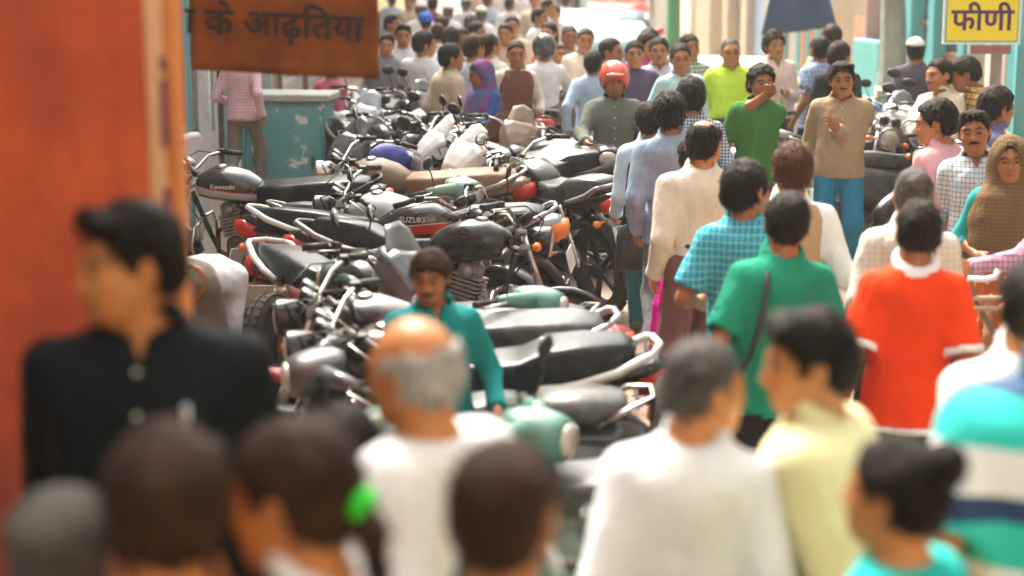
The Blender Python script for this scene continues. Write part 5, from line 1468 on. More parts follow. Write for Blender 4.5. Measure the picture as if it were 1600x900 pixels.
# ---------------------------------------------------------------- cars
GLASS = paint('car_glass', (.16, .30, .34), .06, 0, .25, coat=.8)
def car(label, loc, yaw, col='white', h=1.45, w_=1.5, ln=3.5, group='cars standing in the traffic'):
    root = empty('car', loc, R(yaw), label, 'car', group); P = lambda *a, **k: part(root, *a, **k); key = 'car%.2f_%.2f' % (h, ln)
    hw = w_ / 2; L = ln / 2; B = M_[col]; bz = .62 * h
    P('body', key + 'b', lambda bm: xloft(bm, [(-L, .55, hw * .86, .20), (-L + .06, .56, hw * .95, .27), (-L + .5, .57, hw, .30), (0, .57, hw, .31), (L - .9, .565, hw, .30), (L - .25, .53, hw * .95, .26), (L - .04, .49, hw * .85, .20), (L, .47, hw * .78, .13)], 20, 4.5), B)
    def roofs(bm):
        rings = []
        for z, x0, x1, q in ((.80, -L + .10, L - .85, .93), (bz + .22, -L + .28, L - 1.18, .84), (h - .07, -L + .42, L - 1.55, .76), (h - .015, -L + .52, L - 1.66, .70), (h, -L + .75, L - 1.9, .55)):
            n = 20; c = (x0 + x1) / 2; hl = (x1 - x0) / 2
            rings.append([(c + hl * math.copysign(abs(math.cos(a)) ** .4, math.cos(a)), hw * q * math.copysign(abs(math.sin(a)) ** .4, math.sin(a)), z) for a in [2 * math.pi * (k + .5) / n for k in range(n)]])
        ring_loft(bm, rings)
    P('roof', key + 'r', roofs, B)
    def screen(x_of, z0, z1, y0, y1, nm, sgn):
        def f(bm):
            rows = []
            for z, yy in ((z0, y0), (z1, y1)):
                x = x_of(z); rows.append([(x + sgn * (.02 - .05 * (t_ / 3) ** 2 * abs(t_) / 3), yy * t_ / 3, z) for t_ in range(-3, 4)] + [(x + sgn * (-.03 - .05 * (t_ / 3) ** 2), yy * t_ / 3, z) for t_ in range(3, -4, -1)])
            ring_loft(bm, rows)
        P(nm, key + nm, f, GLASS)
    xf = lambda z: L - .85 - (z - .80) / (h - .07 - .80) * .70 + .035
    xr = lambda z: -L + .10 + (z - .80) / (h - .07 - .80) * .32 - .03
    screen(xf, .86, h - .13, hw * .86, hw * .70, 'windscreen', 1); screen(xr, .90, h - .15, hw * .82, hw * .68, 'rear_window', -1)
    for s in (-1, 1):
        P('side_window', key + 'sw%d' % s, lambda bm: ring_loft(bm, [[(-L + .45 + .2 * q_, s * (hw * (.925 - .15 * q_) + o_), .88 + q_ * (h - 1.06)) for o_ in (.012, -.02)] + [(L - 1.05 - .5 * q_, s * (hw * (.925 - .15 * q_) + o_), .88 + q_ * (h - 1.06)) for o_ in (-.02, .012)] for q_ in (0, 1)]), GLASS)
        P('headlight', key + 'hl%d' % s, lambda bm: xloft(bm, [(L - .14, .62, .14, .075, s * hw * .70), (L - .05, .60, .13, .07, s * hw * .68), (L - .01, .59, .09, .045, s * hw * .66)], 12, 3), M_['lens'])
        P('tail_light', key + 'tl%d' % s, lambda bm: xloft(bm, [(-L + .05, .70, .07, .13, s * hw * .85), (-L - .01, .70, .06, .12, s * hw * .83)], 12, 3), M_['redlens'])
        P('wing_mirror', key + 'wm%d' % s, lambda bm: xloft(bm, [(L - 1.18, .95, .04, .05, s * (hw + .10)), (L - 1.12, .95, .085, .07, s * (hw + .09)), (L - 1.08, .95, .06, .05, s * (hw + .08))], 10, 3), B)
        for x in (-L + .62, L - .62):
            wl = P('wheel', 'car_tyre', lambda bm: tyre(bm, .21, .065), M_['rubber'], (x, s * (hw - .07), .275)); part(wl, 'rim', 'car_rim', lambda bm: disc_rim(bm, .165, .06), M_['silver'])
    P('grille', key + 'g', lambda bm: [box_bm(bm, (L - .004, 0, .50 + k * .035), (.012, .26, .010), None, .003) for k in range(4)], M_['plastic'])
    P('bumper', key + 'bu', lambda bm: xloft(bm, [(L - .16, .36, hw * .93, .09), (L + .02, .36, hw * .86, .085), (L + .05, .36, hw * .72, .06)], 16, 4), M_['grey'] if col == 'white' and h > 1.5 else B)
    P('number_plate', key + 'np', lambda bm: box_bm(bm, (L + .056, 0, .40), (.006, .22, .05), None, .003), M_['plate'])
    P('roof_rail', key + 'rr', lambda bm: box_bm(bm, (0, hw * .62, h + .012), (.6, .015, .015), None, .005), M_['plastic']) if h > 1.5 else None
    return root
p = gp(905, 97); car('white hatchback with a broad roof facing the crowd, the farther of two', p, -94, 'white', 1.47, 1.52, 3.5)
p = gp(950, 108); car('white hatchback nearer the walkers with a pale blue windscreen', p, -92, 'white', 1.42, 1.48, 3.3)
p = gp(1205, 134); car('white saloon parked along the right shops behind the man in pale pink', p, -20, 'white', 1.26, 1.5, 3.2, 'cars standing in the traffic')
p = gp(960, 84); car('red car almost hidden behind the white hatchbacks', p, -96, 'red', 1.44, 1.5, 3.4)

# ---------------------------------------------------------------- two-wheelers
GB = 'motorcycles and scooters parked along the street'
def MC(label, u, s, yaw, **k): return motorcycle(label, gp(u, s), yaw, group=GB, **k)
def SCO(label, u, s, yaw, **k): return scooter(label, gp(u, s), yaw, group=GB, **k)
MC('black motorcycle with a silver flash on its tank facing left beside the orange pillar', 396, 214, 173, tank='tank_silver_flash', tankword='Kawasaki', fplate='35M 9724', seat='seatgrey', oldseat=True, rail='plastic', steer=-8)
MC('black motorcycle with a red banded tank and pale grab rail facing right', 618, 250, -13, tank='tank_red_band', tankword='SUZUKI', seat='seatgrey', rail='white', steer=-20, oldseat=True)
MC('dark maroon motorcycle with a grey angular fairing and white grab rail at the left', 522, 298, -56, style='fair', fairing='grey', screen='grey', body='maroon', tank='black', seat='seatgrey', oldseat=True, rail='white', guardmat='black', wheels='spoke', steer=12)
SCO('teal scooter with an upright black spare wheel at its tail', 705, 322, -18, body='teal', spare=True, two='split', seat='seat', steer=5)
SCO('dark green scooter with its hollow leg shield turned to the lens', 668, 300, 160, body='green', apron='green', seat='seatpale', steer=14)
MC('red tailed motorcycle with a pale seat facing left among the scooters', 640, 330, 172, body='red', tank='tank_red_band', seat='seatpale', oldseat=True, rail='silver')
MC('black motorcycle with a long pale seat and upswept white grab rail', 672, 356, 176, body='black', seat='seatgrey', rail='white')
SCO('grey scooter with a black spare wheel standing at its right end', 662, 377, 179, body='grey', seat='seatpale', spare=True, two='split')
SCO('pale green scooter with a long white topped seat in the near row', 790, 430, 172, body='mint', seat='seatpale', steer=18)
SCO('teal green scooter with its handlebar turned beside the bald man', 655, 436, -6, body='teal', seat='seat', steer=-18)
SCO('pale teal scooter nearest the lens, its apron in front of the white shirted man', 742, 560, -28, body='teal', apron='mint', seat='seatpale', steer=20)
MC('black motorcycle with a big red tail light and lettered plate ending the row', 868, 209, 120, plate='RJ 14\nDB 42', seat='seatpale', rail='alloy', oldseat=False, wheels='alloy', steer=16)
MC('silver blue motorcycle with an amber tail indicator in the middle of the row', 640, 238, 170, body='silver', tank='tank_blue_band', seat='seatgrey', rail='silver', tail='amber', oldseat=True)
MC('motorcycle with a strapped pale seat below the rider in the black helmet', 746, 182, 176, seat='seatpale', body='black', oldseat=True)
MC('motorcycle with a white seat and raised rail behind the plated motorcycle', 790, 193, 176, seat='seatgrey', body='black', rail='steel')
MC('motorcycle with a white fairing in the middle of the parked row', 770, 190, 196, style='fair', fairing='white', body='white', screen='white', seat='seatpale', steer=10)
MC('motorcycle with a white and blue fairing facing the lens', 792, 198, 218, style='fair', fairing='white', body='blue', screen='white', seat='seat', steer=12, tank='tank_blue_band')
MC('motorcycle with a dusty grey fairing right of the turquoise cabinet', 600, 190, 232, style='fair', fairing='grey', body='blue', screen='grey', seat='seat', steer=0)
MC('dusty motorcycle with a round headlight pointing left before the cabinet', 624, 207, 170, body='brown', seat='seattan', steer=10, rail='chrome', oldseat=True)
SCO('pale scooter with a white rounded headset above the red banded motorcycle', 630, 226, -2, body='mint', seat='seatpale', steer=-24)
MC('black motorcycle with bare forks beside the man in the teal shirt', 700, 266, -18, body='black', seat='seatgrey', style='round', steer=20, mirrors=True)
MC('dark motorcycle behind the grey fairing with a chrome leg guard', 575, 176, -62, body='black', seat='seat', style='round', steer=10)
MC('dark motorcycle with tall mirrors left of the woman in blue', 640, 170, -75, body='black', seat='seat', style='round', steer=-10)
MC('dark motorcycle with a cream seat beside the woman in blue', 690, 176, -58, body='maroon', seat='seatpale', style='round', steer=15)
MC('motorcycle with a brown cloth over its handlebar by the woman in blue', 792, 178, -95, body='brown', seat='seat', style='fair', fairing='brown', screen='brown')
MC('black motorcycle in the far row under the man in the white kurta', 620, 152, -70, body='black', seat='seat', style='fair', fairing='grey', screen='grey')
MC('black motorcycle in the far row behind the cabinet', 560, 150, -80, body='black', seat='seatpale', style='round', steer=12)
SCO('white scooter in the far row right of the cabinet', 548, 160, -100, body='white', seat='seat', steer=12)
SCO('silver scooter at the far end of the left row', 540, 138, -85, body='silver', seat='seat', steer=-8)
MC('black motorcycle at the far end of the left row by the white shirts', 672, 150, -110, body='black', seat='seatpale', style='round', steer=-14)
MC('silver motorcycle half hidden among the far row of handlebars', 600, 163, -120, body='silver', seat='seat', style='fair', fairing='silver', screen='silver')
# right side
SCO('bright green scooter with a dark seat behind the man in the green polo', 1262, 162, 172, body='lime', seat='seatgrey', modern=True, steer=-10)
SCO('white scooter behind the green scooter near the white car', 1248, 150, 165, body='white', seat='seatpale', modern=True)
SCO('large dark grey scooter with a pale grab handle behind the man in jeans', 1432, 183, 22, body='grey', apron='grey', seat='seatpale', modern=True, steer=10, scale=1.04)
MC('motorcycle with a grey screened fairing and orange indicator at the right', 1382, 163, 252, style='fair', fairing='white', body='black', screen='grey', seat='seat', steer=8)
MC('black motorcycle with amber lamps just right of the man in tan', 1362, 171, 256, body='black', seat='seatpale', style='round', steer=14, rail='chrome')
MC('white faired motorcycle facing the lens between the man in tan and the counter', 1412, 167, 262, body='white', seat='seatpale', style='fair', fairing='white', screen='white', steer=-10)
SCO('silver scooter between the green polo and the man in tan', 1246, 172, 196, body='silver', seat='seatpale', modern=True, steer=14)
SCO('sky blue scooter in the right hand cluster', 1388, 154, -112, body='sky', seat='seat', modern=True)
MC('black motorcycle of the right hand cluster beside the counter', 1425, 156, 250, body='black', seat='seatpale', style='round')
MC('maroon motorcycle of the right hand cluster with chrome bars', 1450, 150, 245, body='maroon', seat='seatpale', style='round', steer=-10)
MC('silver motorcycle in front of the seated pair at the right', 1462, 168, 238, body='silver', seat='seatpale', style='round', steer=12)
MC('dark motorcycle leaning behind the man in the pink shirt', 1500, 190, 206, body='black', seat='seatgrey', style='round')
SCO('grey scooter under the man in the purple shirt', 1560, 205, 190, body='grey', seat='seat', modern=True)
MC('black motorcycle ridden by the man in the white shirt and black helmet', 862, 150, 84, body='black', seat='seat', style='round', plate=None, lean=0, steer=0)
SCO('black scooter ridden by the man in the red helmet', 952, 190, -96, body='black', apron='black', seat='seat', lean=0, steer=4, box=True)

# hand cart at the right edge
def cart():
    c = at(1550, 466, 330); root = empty('hand_cart', (c.x, c.y, 0), R(4), 'hand cart with two pale wooden rails and a white curved handle at the right edge', 'cart')
    W2 = wallmat('pale_wood', (.42, .33, .24), (.5, .4, .3), 6, (.2, .14, .1), .4); z = c.z
    for k, dz in enumerate((0, -.045)): quick('rail', lambda bm: tube_bm(bm, [(-.09, -.02 * k, z + dz), (1.6, -.02 * k, z + dz + .01)], .012, 8), W2, root)
    h = at(1530, 432, 330)
    quick('handle', lambda bm: tube_bm(bm, [(h.x - c.x - .06, 0, h.z - .005), (h.x - c.x + .02, 0, h.z - .01), (h.x - c.x + .07, 0, h.z + .0), (h.x - c.x + .085, 0, h.z + .035)], .014, 10), paint('white_grip', (.72, .74, .80), .3, 0, .1), root)
    quick('handle_stem', lambda bm: tube_bm(bm, [(h.x - c.x - .05, 0, h.z), (h.x - c.x - .02, .02, z), (.1, .02, z - .3), (.5, .02, .5)], .013, 8), M_['steel'], root)
    quick('deck', lambda bm: [box_bm(bm, (1.0, -.3 + .13 * k, .74), (.75, .06, .02), None, .005) for k in range(6)], W2, root)
    for y in (-.42, .5):
        wl = quick('wheel', lambda bm: torus_bm(bm, .30, .025, 28, 8, Matrix.Translation((1.0, y, .325)) @ RX90), M_['rubber'], root)
        quick('spokes', lambda bm: [tube_bm(bm, [(1.0, y, .325), (1.0 + .28 * math.cos(a), y, .325 + .28 * math.sin(a))], .006, 5) for a in [k * math.pi / 6 for k in range(12)]], M_['steel'], wl)
    return root
cart()
# wooden grating on the ground by the bending man
p = gp(352, 247)
r = empty('floor_grating', (p.x, p.y, 0), R(8), 'pale slatted wooden grating lying on the ground by the bending man', 'grating')
for k in range(9): quick('slat', lambda bm: box_bm(bm, (-.32 + k * .08, 0, .05), (.018, .14, .012), None, .003), WOOD if k % 3 else CREAM, r)
for y in (-.15, .15): quick('rail', lambda bm: box_bm(bm, (0, y, .025), (.36, .015, .02), None, .003), CREAM, r)
# ---------------------------------------------------------------- people
C = cloth
WHITE = C('white_cotton', (.78, .78, .77)); WHITE2 = C('bright_white_cotton', (.80, .81, .84)); CRM = C('cream_shirt', (.70, .58, .42)); PBLUE = C('pale_blue_shirt', (.50, .58, .70))
JEANS = C('blue_jeans', (.035, .15, .24)); JEANS2 = C('dark_jeans', (.02, .05, .08)); GREYT = C('grey_trousers', (.17, .18, .19)); DARKT = C('dark_trousers', (.035, .035, .04)); BROWNT = C('brown_trousers', (.12, .08, .06))
MAUVE = C('mauve_trousers', (.20, .095, .095)); KHAKI = C('khaki_trousers', (.27, .23, .18)); TAN = C('tan_shirt', (.36, .27, .17)); WBTN = paint('shirt_button', (.75, .72, .66), .3, 0, 0)
LEATHER = paint('shoe_leather', (.03, .022, .018), .4, 0, .5); BELT = paint('belt_leather', (.02, .015, .012), .4, 0, .1); SPEC = paint('spectacle_frame', (.03, .03, .03), .3, 0, 0)
ST = dict(shoes=LEATHER)
def pe(label, u, v, s, yaw, **k):
    k.setdefault('shoes', LEATHER); k.setdefault('pants', DARKT)
    if s < 700 and 'pos' not in k:                                     # nobody stands quite straight
        q = random.Random(label); k.setdefault('side', q.uniform(-4, 4)); k.setdefault('twist', q.uniform(-9, 9)); k.setdefault('legs', q.choice('sqwv'))
        h_ = k.get('head', (0, 0, 0)); k['head'] = (h_[0] + q.uniform(-6, 6) - k['twist'], h_[1] + q.uniform(-3, 5), q.uniform(-5, 5))
        if 'arms' not in k: k['arms'] = tuple(q.choice(('d', 'd', 'w', 'k', (.22, -.10, .02, .3), (.20, -.16, .08, .4))) for _ in '12')
    return person(label, u, v, s, yaw, **k)
# --- near row
NAVY = C('navy_shirt', (.0035, .0065, .009), rough=.7)
r0, J0, f0 = pe('man in a navy shirt with pale buttons standing before the orange pillar', 196, 320, 800, 2, base=STEP_Z, head=(-58, 4, 0), shirt=NAVY, sleeve='L', buttons=paint('big_pale_button', (.62, .62, .55), .25, 0, 0), open=.06,
   belly=.03, fat=.2, wide=1.24, skin='d', hair=dict(quiff=1.0, off=.016, front=.084), pants=GREYT, face=dict(stubble=.35))
pe('person in a pale grey cap at the lower left corner', 96, 762, 1010, 175, cap=('skull', paint('grey_cap_cloth', (.055, .055, .045), .8, 0, .2)), hair=dict(col='s'), shirt=C('olive_shirt', (.10, .11, .07)), skin='b')
pe('man with thick brown topped hair seen from behind at the lower left', 260, 664, 1040, 182, hair=dict(col='b', off=.016, rough=.012), shirt=C('rust_shirt', (.30, .10, .04)), skin='d')
r4, J4, f4 = pe('girl with a long brown ponytail and green hair tie facing left', 452, 662, 1000, -112, cat='girl', hair=dict(col='b', tail=True, off=.014), shirt=WHITE2, skin='d', pants=C('pink_skirt', (.5, .12, .2)), skirt=.1, head=(0, 8, 0))
me = bm_mesh('tie', lambda bm: torus_bm(bm, .020, .013, 18, 10, Matrix()))
o = mesh_obj('hair_tie', me, paint('green_hair_tie', (.02, .62, .02), .5, 0, 0), r4)
q = np.array(J4['hc']) + np.array(J4['Rh']) @ (np.array([.004, .132, -.012]) * HS); o.location = q.tolist(); o.rotation_euler = (R(70), 0, 0)
pe('dark haired person half hidden between the girl and the bald man', 540, 636, 760, 170, shirt=C('dark_brown_shirt', (.06, .04, .03)), hair=dict(off=.016), skin='c')
pe('bald old man with a grey fringe in a loose white kurta', 643, 490, 760, -128, hair=dict(col='g', bald=1.5, nape=-.07), shirt=WHITE, loose=.03, collar=0, hem=-.45, pants=WHITE, skin='d', slw=1.25, head=(-2, 10, 0), fat=.3)
pe('man with thinning brown crown in a dark teal shirt at the bottom centre', 792, 686, 1000, 160, hair=dict(col='b', off=.010), shirt=C('dark_teal_shirt', (.02, .10, .09)), skin='b', fat=.3)
pe('man with cropped greying hair in a white shirt looking right', 1103, 528, 710, 168, head=(-48, 4, 0), hair=dict(col='s', off=.007, nape=-.06), shirt=WHITE2, loose=.024, wide=.98, skin='d', slw=1.05)
pe('young man in a pale yellow shirt with thick black hair facing left', 1264, 488, 700, -112, head=(24, 6, 0), hair=dict(off=.018, rough=.016, front=.078, quiff=.9), shirt=C('pale_yellow_shirt', (.80, .74, .42)), loose=.03, skin='d', slw=1.15)
pe('woman with a black hair bun in a teal and yellow dress', 1398, 684, 840, -128, cat='woman', hair=dict(bun=(.0, .118, .088), off=.014), shirt=C('yellow_blouse', (.72, .42, .02), 'hband', (.02, .45, .42), 3.1, 3.1, .48), collar=0, skirt=.1, pants=C('teal_skirt', (.02, .40, .38)), skin='d', sleeve='S')
def polo():
    m = bpy.data.materials.new('striped_polo'); t, b, N, L = nodes(m); v = coords(t); s = N('ShaderNodeSeparateXYZ'); L(v, s.inputs[0])
    cr = N('ShaderNodeValToRGB'); cr.color_ramp.interpolation = 'CONSTANT'; e = cr.color_ramp.elements
    bands = [(0, (.75, .75, .78)), (.10, (.01, .03, .10)), (.22, (.75, .75, .78)), (.40, (.02, .50, .46)), (.54, (.012, .04, .12)), (.62, (.76, .76, .80)), (.76, (.02, .55, .50)), (.90, (.012, .06, .14))]
    while len(e) < len(bands): e.new(.5)
    for x, (p, c) in zip(e, bands): x.position = p; x.color = (*c, 1)
    z = math_(t, 'DIVIDE', math_(t, 'SUBTRACT', s.outputs[2], .80), .66); L(z, cr.inputs[0]); setc(t, b, cr.outputs[0]); b.inputs['Roughness'].default_value = .85; return m
pe('man in a teal, white and navy striped polo cut by the right edge', 1682, 382, 860, 165, shirt=polo(), sleeve='S', ccol=C('navy_collar', (.012, .05, .12)), collar=0, wide=1.1, hair={}, skin='b')
pe('dark haired man in a white shirt at the right edge', 1618, 404, 600, 178, shirt=WHITE, hair=dict(off=.016), skin='b')
# --- walkers in the middle
ORG = C('orange_polo', (.80, .055, .008))
pe('man in an orange polo with white collar and cuffs walking away', 1436, 312, 410, 176, shirt=ORG, sleeve='S', ccol=WHITE2, ccuff=WHITE2, chem=WHITE2, hem=-.13, collar=0, pants=DARKT, legs='w', skin='c', wide=.95, hair=dict(nape=-.07), slw=1.0, arms=('d', 'd'))
EM = C('emerald_shirt', (.012, .26, .16))
r_g, J_g, f_g = pe('man in an emerald green shirt with a black bag strap seen from behind', 1229, 300, 398, 178, shirt=EM, sleeve='S', hem=-.14, pants=DARKT, skin='c', wide=.98, belly=.02, hair=dict(off=.012), slw=1.0, legs='v', arms=('d', (.20, -.14, .06, .35)))
pe('man in a turquoise checked shirt walking away and looking right', 1168, 256, 352, 168, head=(-32, 0, 0), shirt=C('turquoise_check', (.02, .36, .50), 'grid', (.32, .62, .68), 38, 30, .14), sleeve='S', hem=-.16, pants=DARKT, skin='c', hair=dict(off=.016), legs='w')
pe('balding man in a cream shirt and mauve trousers walking away', 1101, 189, 294, -166, head=(-42, 6, 0), shirt=C('cream_striped_shirt', (.74, .64, .52)), hem=.03, pants=MAUVE, belt=BELT, hair=dict(bald=1.12, off=.008), skin='d', belly=.03, wide=1.1, legs='q', slw=1.15, pw=1.12, mous=1, hands=True)
pe('man in a blue grey shirt and grey trousers striding away', 1048, 146, 256, 174, shirt=C('blue_grey_shirt', (.27, .38, .47)), hem=-.14, pants=C('faded_grey_trousers', (.20, .22, .23)), legs='w', arms=('d', 'd'), hair=dict(off=.014), skin='c', slw=1.15, wide=1.06, pw=1.1, hands=True)
r_w, J_w, f_w = pe('man in a white shirt and jeans carrying a black shoulder bag', 1014, 161, 240, 176, shirt=C('white_blue_shirt', (.56, .70, .80)), hem=-.14, pants=C('blue_green_jeans', (.03, .14, .18)), legs='v', hair=dict(off=.010, col='k'), skin='b', slw=1.15, specs=SPEC, hands=True)
pe('man in a beige ribbed waistcoat over a white shirt with red tinted hair', 1238, 226, 326, 176, shirt=WHITE, vest=C('beige_rib', (.50, .34, .20), 'stripe', (.40, .25, .14), 62, wid=.35), hair=dict(col='h', off=.013), pants=KHAKI, skin='b', legs='w', slw=1.15, wide=1.05)
pe('man with cropped hair in a cream checked shirt behind the orange polo', 1428, 264, 350, 182, shirt=C('cream_check', (.66, .62, .54), 'check', (.44, .42, .36), 34, wid=.2), hair=dict(col='s', off=.005, nape=-.06), skin='b', wide=1.05)
pe('man with a moustache in a teal shirt among the scooters', 672, 391, 404, 8, head=(-14, 8, 0), shirt=C('teal_shirt', (.01, .25, .25)), mous=1.5, hair=dict(off=.016, col='b', front=.06), skin='c', open=.07, face=dict(stubble=.5, shade=.6), arms=('f', 'o'), twist=12)
pe('man in a white shirt bending over at the far left', 315, 335, 285, 172, ht=1.66, pos=(gp(300, 300).x, gp(300, 300).y, 0), lean=97, unlean=-.2, shirt=WHITE2, hem=.03, pants=C('grey_beige_cargo', (.20, .18, .15)), arms=((.06, -.50, .42), (.06, -.50, .42)), hair={}, skin='c', legs=((.14, .02, .085), (.14, -.02, .085)), pw=1.15)
pe('man in a pale blue checked shirt with a moustache facing the lens', 1524, 175, 270, -6, head=(-8, 0, 0), shirt=C('pale_blue_check', (.66, .72, .76), 'grid', (.20, .30, .40), 42, 34, .16), buttons=WBTN, open=.08, hem=.03, pants=C('slate_trousers', (.06, .075, .085)), belt=BELT, mous=1.4, hair=dict(quiff=1.1), skin='c', face=dict(shade=.5))
SH = C('brown_shawl', (.13, .080, .035), 'grid', (.19, .12, .055), 60, 45, .2)
pe('old woman in a brown shawl and orange patterned skirt', 1578, 217, 286, -14, cat='woman', shirt=C('teal_sleeve', (.03, .33, .33)), shawl=SH, shawl_hem=.04, skirt=.06, pants=C('orange_print', (.52, .13, .03), 'print', (.66, .52, .40), 17, wid=.26), skin='c', hair=dict(), head=(4, 6, 0), sleeve='L', roll=.3, face=dict(shade=.5))
pe('person in a pink checked shirt holding the cart handle', 1672, 236, 330, -92, shirt=C('pink_check', (.66, .34, .38), 'grid', (.14, .16, .34), 40, 34, .2), arms=((.10, -.44, .17, .1, .2, -1), (.10, -.25, .0, .1, .2, -1)), hair={}, skin='d')
# --- middle distance, right
r_b, J_b, f_b = pe('man in a tan shirt and blue jeans holding his chest', 1316, 100, 204, -4, shirt=TAN, buttons=WBTN, open=.05, hem=-.12, pants=C('bright_jeans', (.015, .20, .34)), arms=('d', 'c'), mous=1.3, hair=dict(quiff=1.2, off=.016), skin='c', belly=.035, wide=1.08, fat=.4, pw=1.15, slw=1.15, face=dict(shade=.5), hands=True)
pe('man in a green polo with his hand at his mouth', 1190, 105, 206, 14, shirt=C('green_polo', (.045, .17, .04)), sleeve='S', hem=-.14, pants=C('brown_trousers2', (.12, .08, .06)), arms=('d', 'm'), hair=dict(off=.02, rough=.016), skin='c', mous=1.2, face=dict(stubble=.7), ccol=C('green_polo_collar', (.12, .25, .10)), collar=0, fat=.3, slw=1.1, hands=True)
pe('heavy man in a lime shirt with a belt facing the lens', 1142, 61, 166, 6, shirt=C('lime_shirt', (.52, .74, .06)), hem=.02, pants=C('teal_trousers', (.03, .12, .14)), belt=BELT, belly=.06, wide=1.12, fat=.6, open=.06, hair=dict(col='s', off=.004, recede=1), skin='b', specs=SPEC, slw=1.15)
pe('curly haired man in a pale pink shirt leaning on the white car', 1211, 52, 157, 12, shirt=C('pale_pink_shirt', (.72, .52, .44)), arms=('d', 'a'), hair=dict(off=.024, rough=.02), skin='b', mous=1.2, open=.08, pants=BROWNT)
pe('man in a blue plaid shirt with his back to the lens', 1281, 58, 160, -152, shirt=C('blue_plaid', (.20, .30, .52), 'grid', (.42, .46, .60), 26, 22, .25), sleeve='S', hem=-.14, arms=('p', 'd'), hair=dict(), skin='c', head=(-12, 0, 0))
pe('man in a pale green shirt half hidden behind the plaid shirt', 1300, 41, 150, 170, shirt=C('pale_lime_shirt', (.62, .70, .28)), hair=dict(off=.018), skin='c')
pe('man in a black jacket with white trim seen from behind', 1313, 67, 168, 160, shirt=C('black_jacket', (.014, .016, .02)), hair=dict(off=.016), skin='c', head=(-20, 0, 0))
pe('man in a white knitted cap and dark shirt by the glass shop', 1431, 60, 157, 172, shirt=C('plum_grey_shirt', (.10, .085, .11)), cap=('skull', paint('knit_white', (.66, .64, .58), .8, 0, .2)), hair=dict(), skin='c')
pe('man in a cream shirt sitting by the counter facing left', 1468, 94, 190, -62, shirt=C('cream_plain', (.66, .60, .44)), arms=('a', 'f'), lean=14, hair=dict(recede=1), skin='b', open=.06, mous=1)
pe('young man in a yellow plaid shirt bending beside the cream shirt', 1508, 92, 190, -98, shirt=C('yellow_plaid', (.62, .42, .10), 'grid', (.20, .12, .05), 22, 20, .3), arms=('f', 'f'), lean=24, hair=dict(off=.018), skin='c', head=(0, 14, 0))
pe('young man in a pink shirt facing left behind the checked shirt', 1463, 160, 262, -142, shirt=C('pink_shirt', (.78, .42, .46)), hair=dict(off=.017), skin='b', head=(32, 4, 0), hem=-.12, slw=1.1)
pe('man in a purple blue shirt leaning right near the sign', 1560, 140, 236, 112, shirt=C('purple_blue_shirt', (.13, .13, .27)), lean=20, arms=('f', 'f'), hair=dict(off=.02), skin='c')
pe('woman in a magenta sari hidden behind the mauve trousers', 1084, 214, 282, 178, cat='woman', shirt=C('magenta_sari', (.72, .02, .32), 'hband', (.60, .55, .05), 2.2, 2.2, .06), collar=0, skirt=.05, pants=C('magenta_skirt', (.72, .02, .32), 'hband', (.60, .60, .05), 2.4, 2.4, .05), hair=dict(), skin='c')
# --- riders
RH = paint('red_helmet_paint', (.62, .06, .025), .2, 0, .25, (.6, .45, .4), coat=.7); BH = paint('black_helmet_paint', (.015, .018, .02), .15, 0, .15, coat=.7)
ride = dict(pz=.85, arms=('h', 'h'), lean=4)
g1 = gp(955, 190)
pe('rider in a red helmet and grey green shirt on the black scooter', 962, 90, 186, 0, pos=(g1.x + .02, g1.y + .22, -.02), ht=1.72, cap=('helmet', RH), shirt=C('grey_green_shirt', (.15, .17, .14)), pz=.87, arms=((.24, -.42, .16), (.24, -.42, .16)), legs=((.20, -.40, .34), (.20, -.40, .34)), hair=None, skin='c', buttons=WBTN, open=.05, pants=DARKT, wide=1.08, slw=1.15, face=dict(stubble=.3), hands=True)
g2 = gp(860, 150)
pe('rider in a black helmet and white shirt seen from behind', 843, 58, 150, 180, pos=(g2.x - .07, g2.y - .02, 0), ht=1.72, cap=('helmet', BH), shirt=WHITE, pz=.87, arms=((.27, -.44, .16), (.30, -.40, .14)), legs=((.22, -.25, .32), (.22, -.25, .32)), hair=None, skin='c', pants=JEANS2)
# --- middle distance, centre
pe('man in a navy checked shirt half hidden behind the blue grey shirt', 1081, 124, 226, 176, shirt=C('navy_check', (.48, .54, .60), 'check', (.04, .07, .15), 46, wid=.5), hair=dict(off=.018), skin='c')
pe('man in a pale cyan shirt and spectacles walking towards the lens', 1064, 70, 173, 4, shirt=C('pale_cyan_shirt', (.48, .72, .74)), open=.06, specs=SPEC, hair=dict(recede=1), skin='b', fat=.4, belly=.03)
pe('man in a lilac shirt walking towards the lens', 1030, 60, 163, -4, shirt=C('lilac_shirt', (.58, .56, .70)), open=.06, hair=dict(), skin='b', mous=1.2)
pe('man in a black and white checked shirt behind the pale cyan shirt', 1078, 55, 158, 24, shirt=C('mono_check', (.62, .66, .68), 'check', (.03, .05, .07), 26, wid=.5), hair=dict(), skin='c')
pe('woman in a dark violet top with tied back hair', 992, 65, 166, -2, cat='woman', shirt=C('violet_top', (.10, .07, .13)), hair=dict(off=.008, front=.07), skin='b', collar=0)
pe('balding man in a white shirt in profile facing right', 956, 61, 163, 62, shirt=WHITE, hair=dict(recede=1, off=.008), skin='b')
pe('person in a magenta top behind the woman in violet', 1012, 52, 152, 40, cat='woman', shirt=C('magenta_top', (.50, .06, .18)), hair=dict(long=True), skin='b')
pe('dark haired person behind the man in the lilac shirt', 1016, 47, 148, 150, shirt=C('maroon_top', (.20, .04, .06)), hair=dict(off=.02), skin='c')
pe('man in a brown knitted waistcoat looking back at the lens', 807, 65, 164, 10, shirt=C('cream_sleeve', (.62, .55, .46)), vest=C('brown_vest', (.16, .065, .045)), hair=dict(off=.004, col='k'), skin='c', pants=DARKT, open=.03)
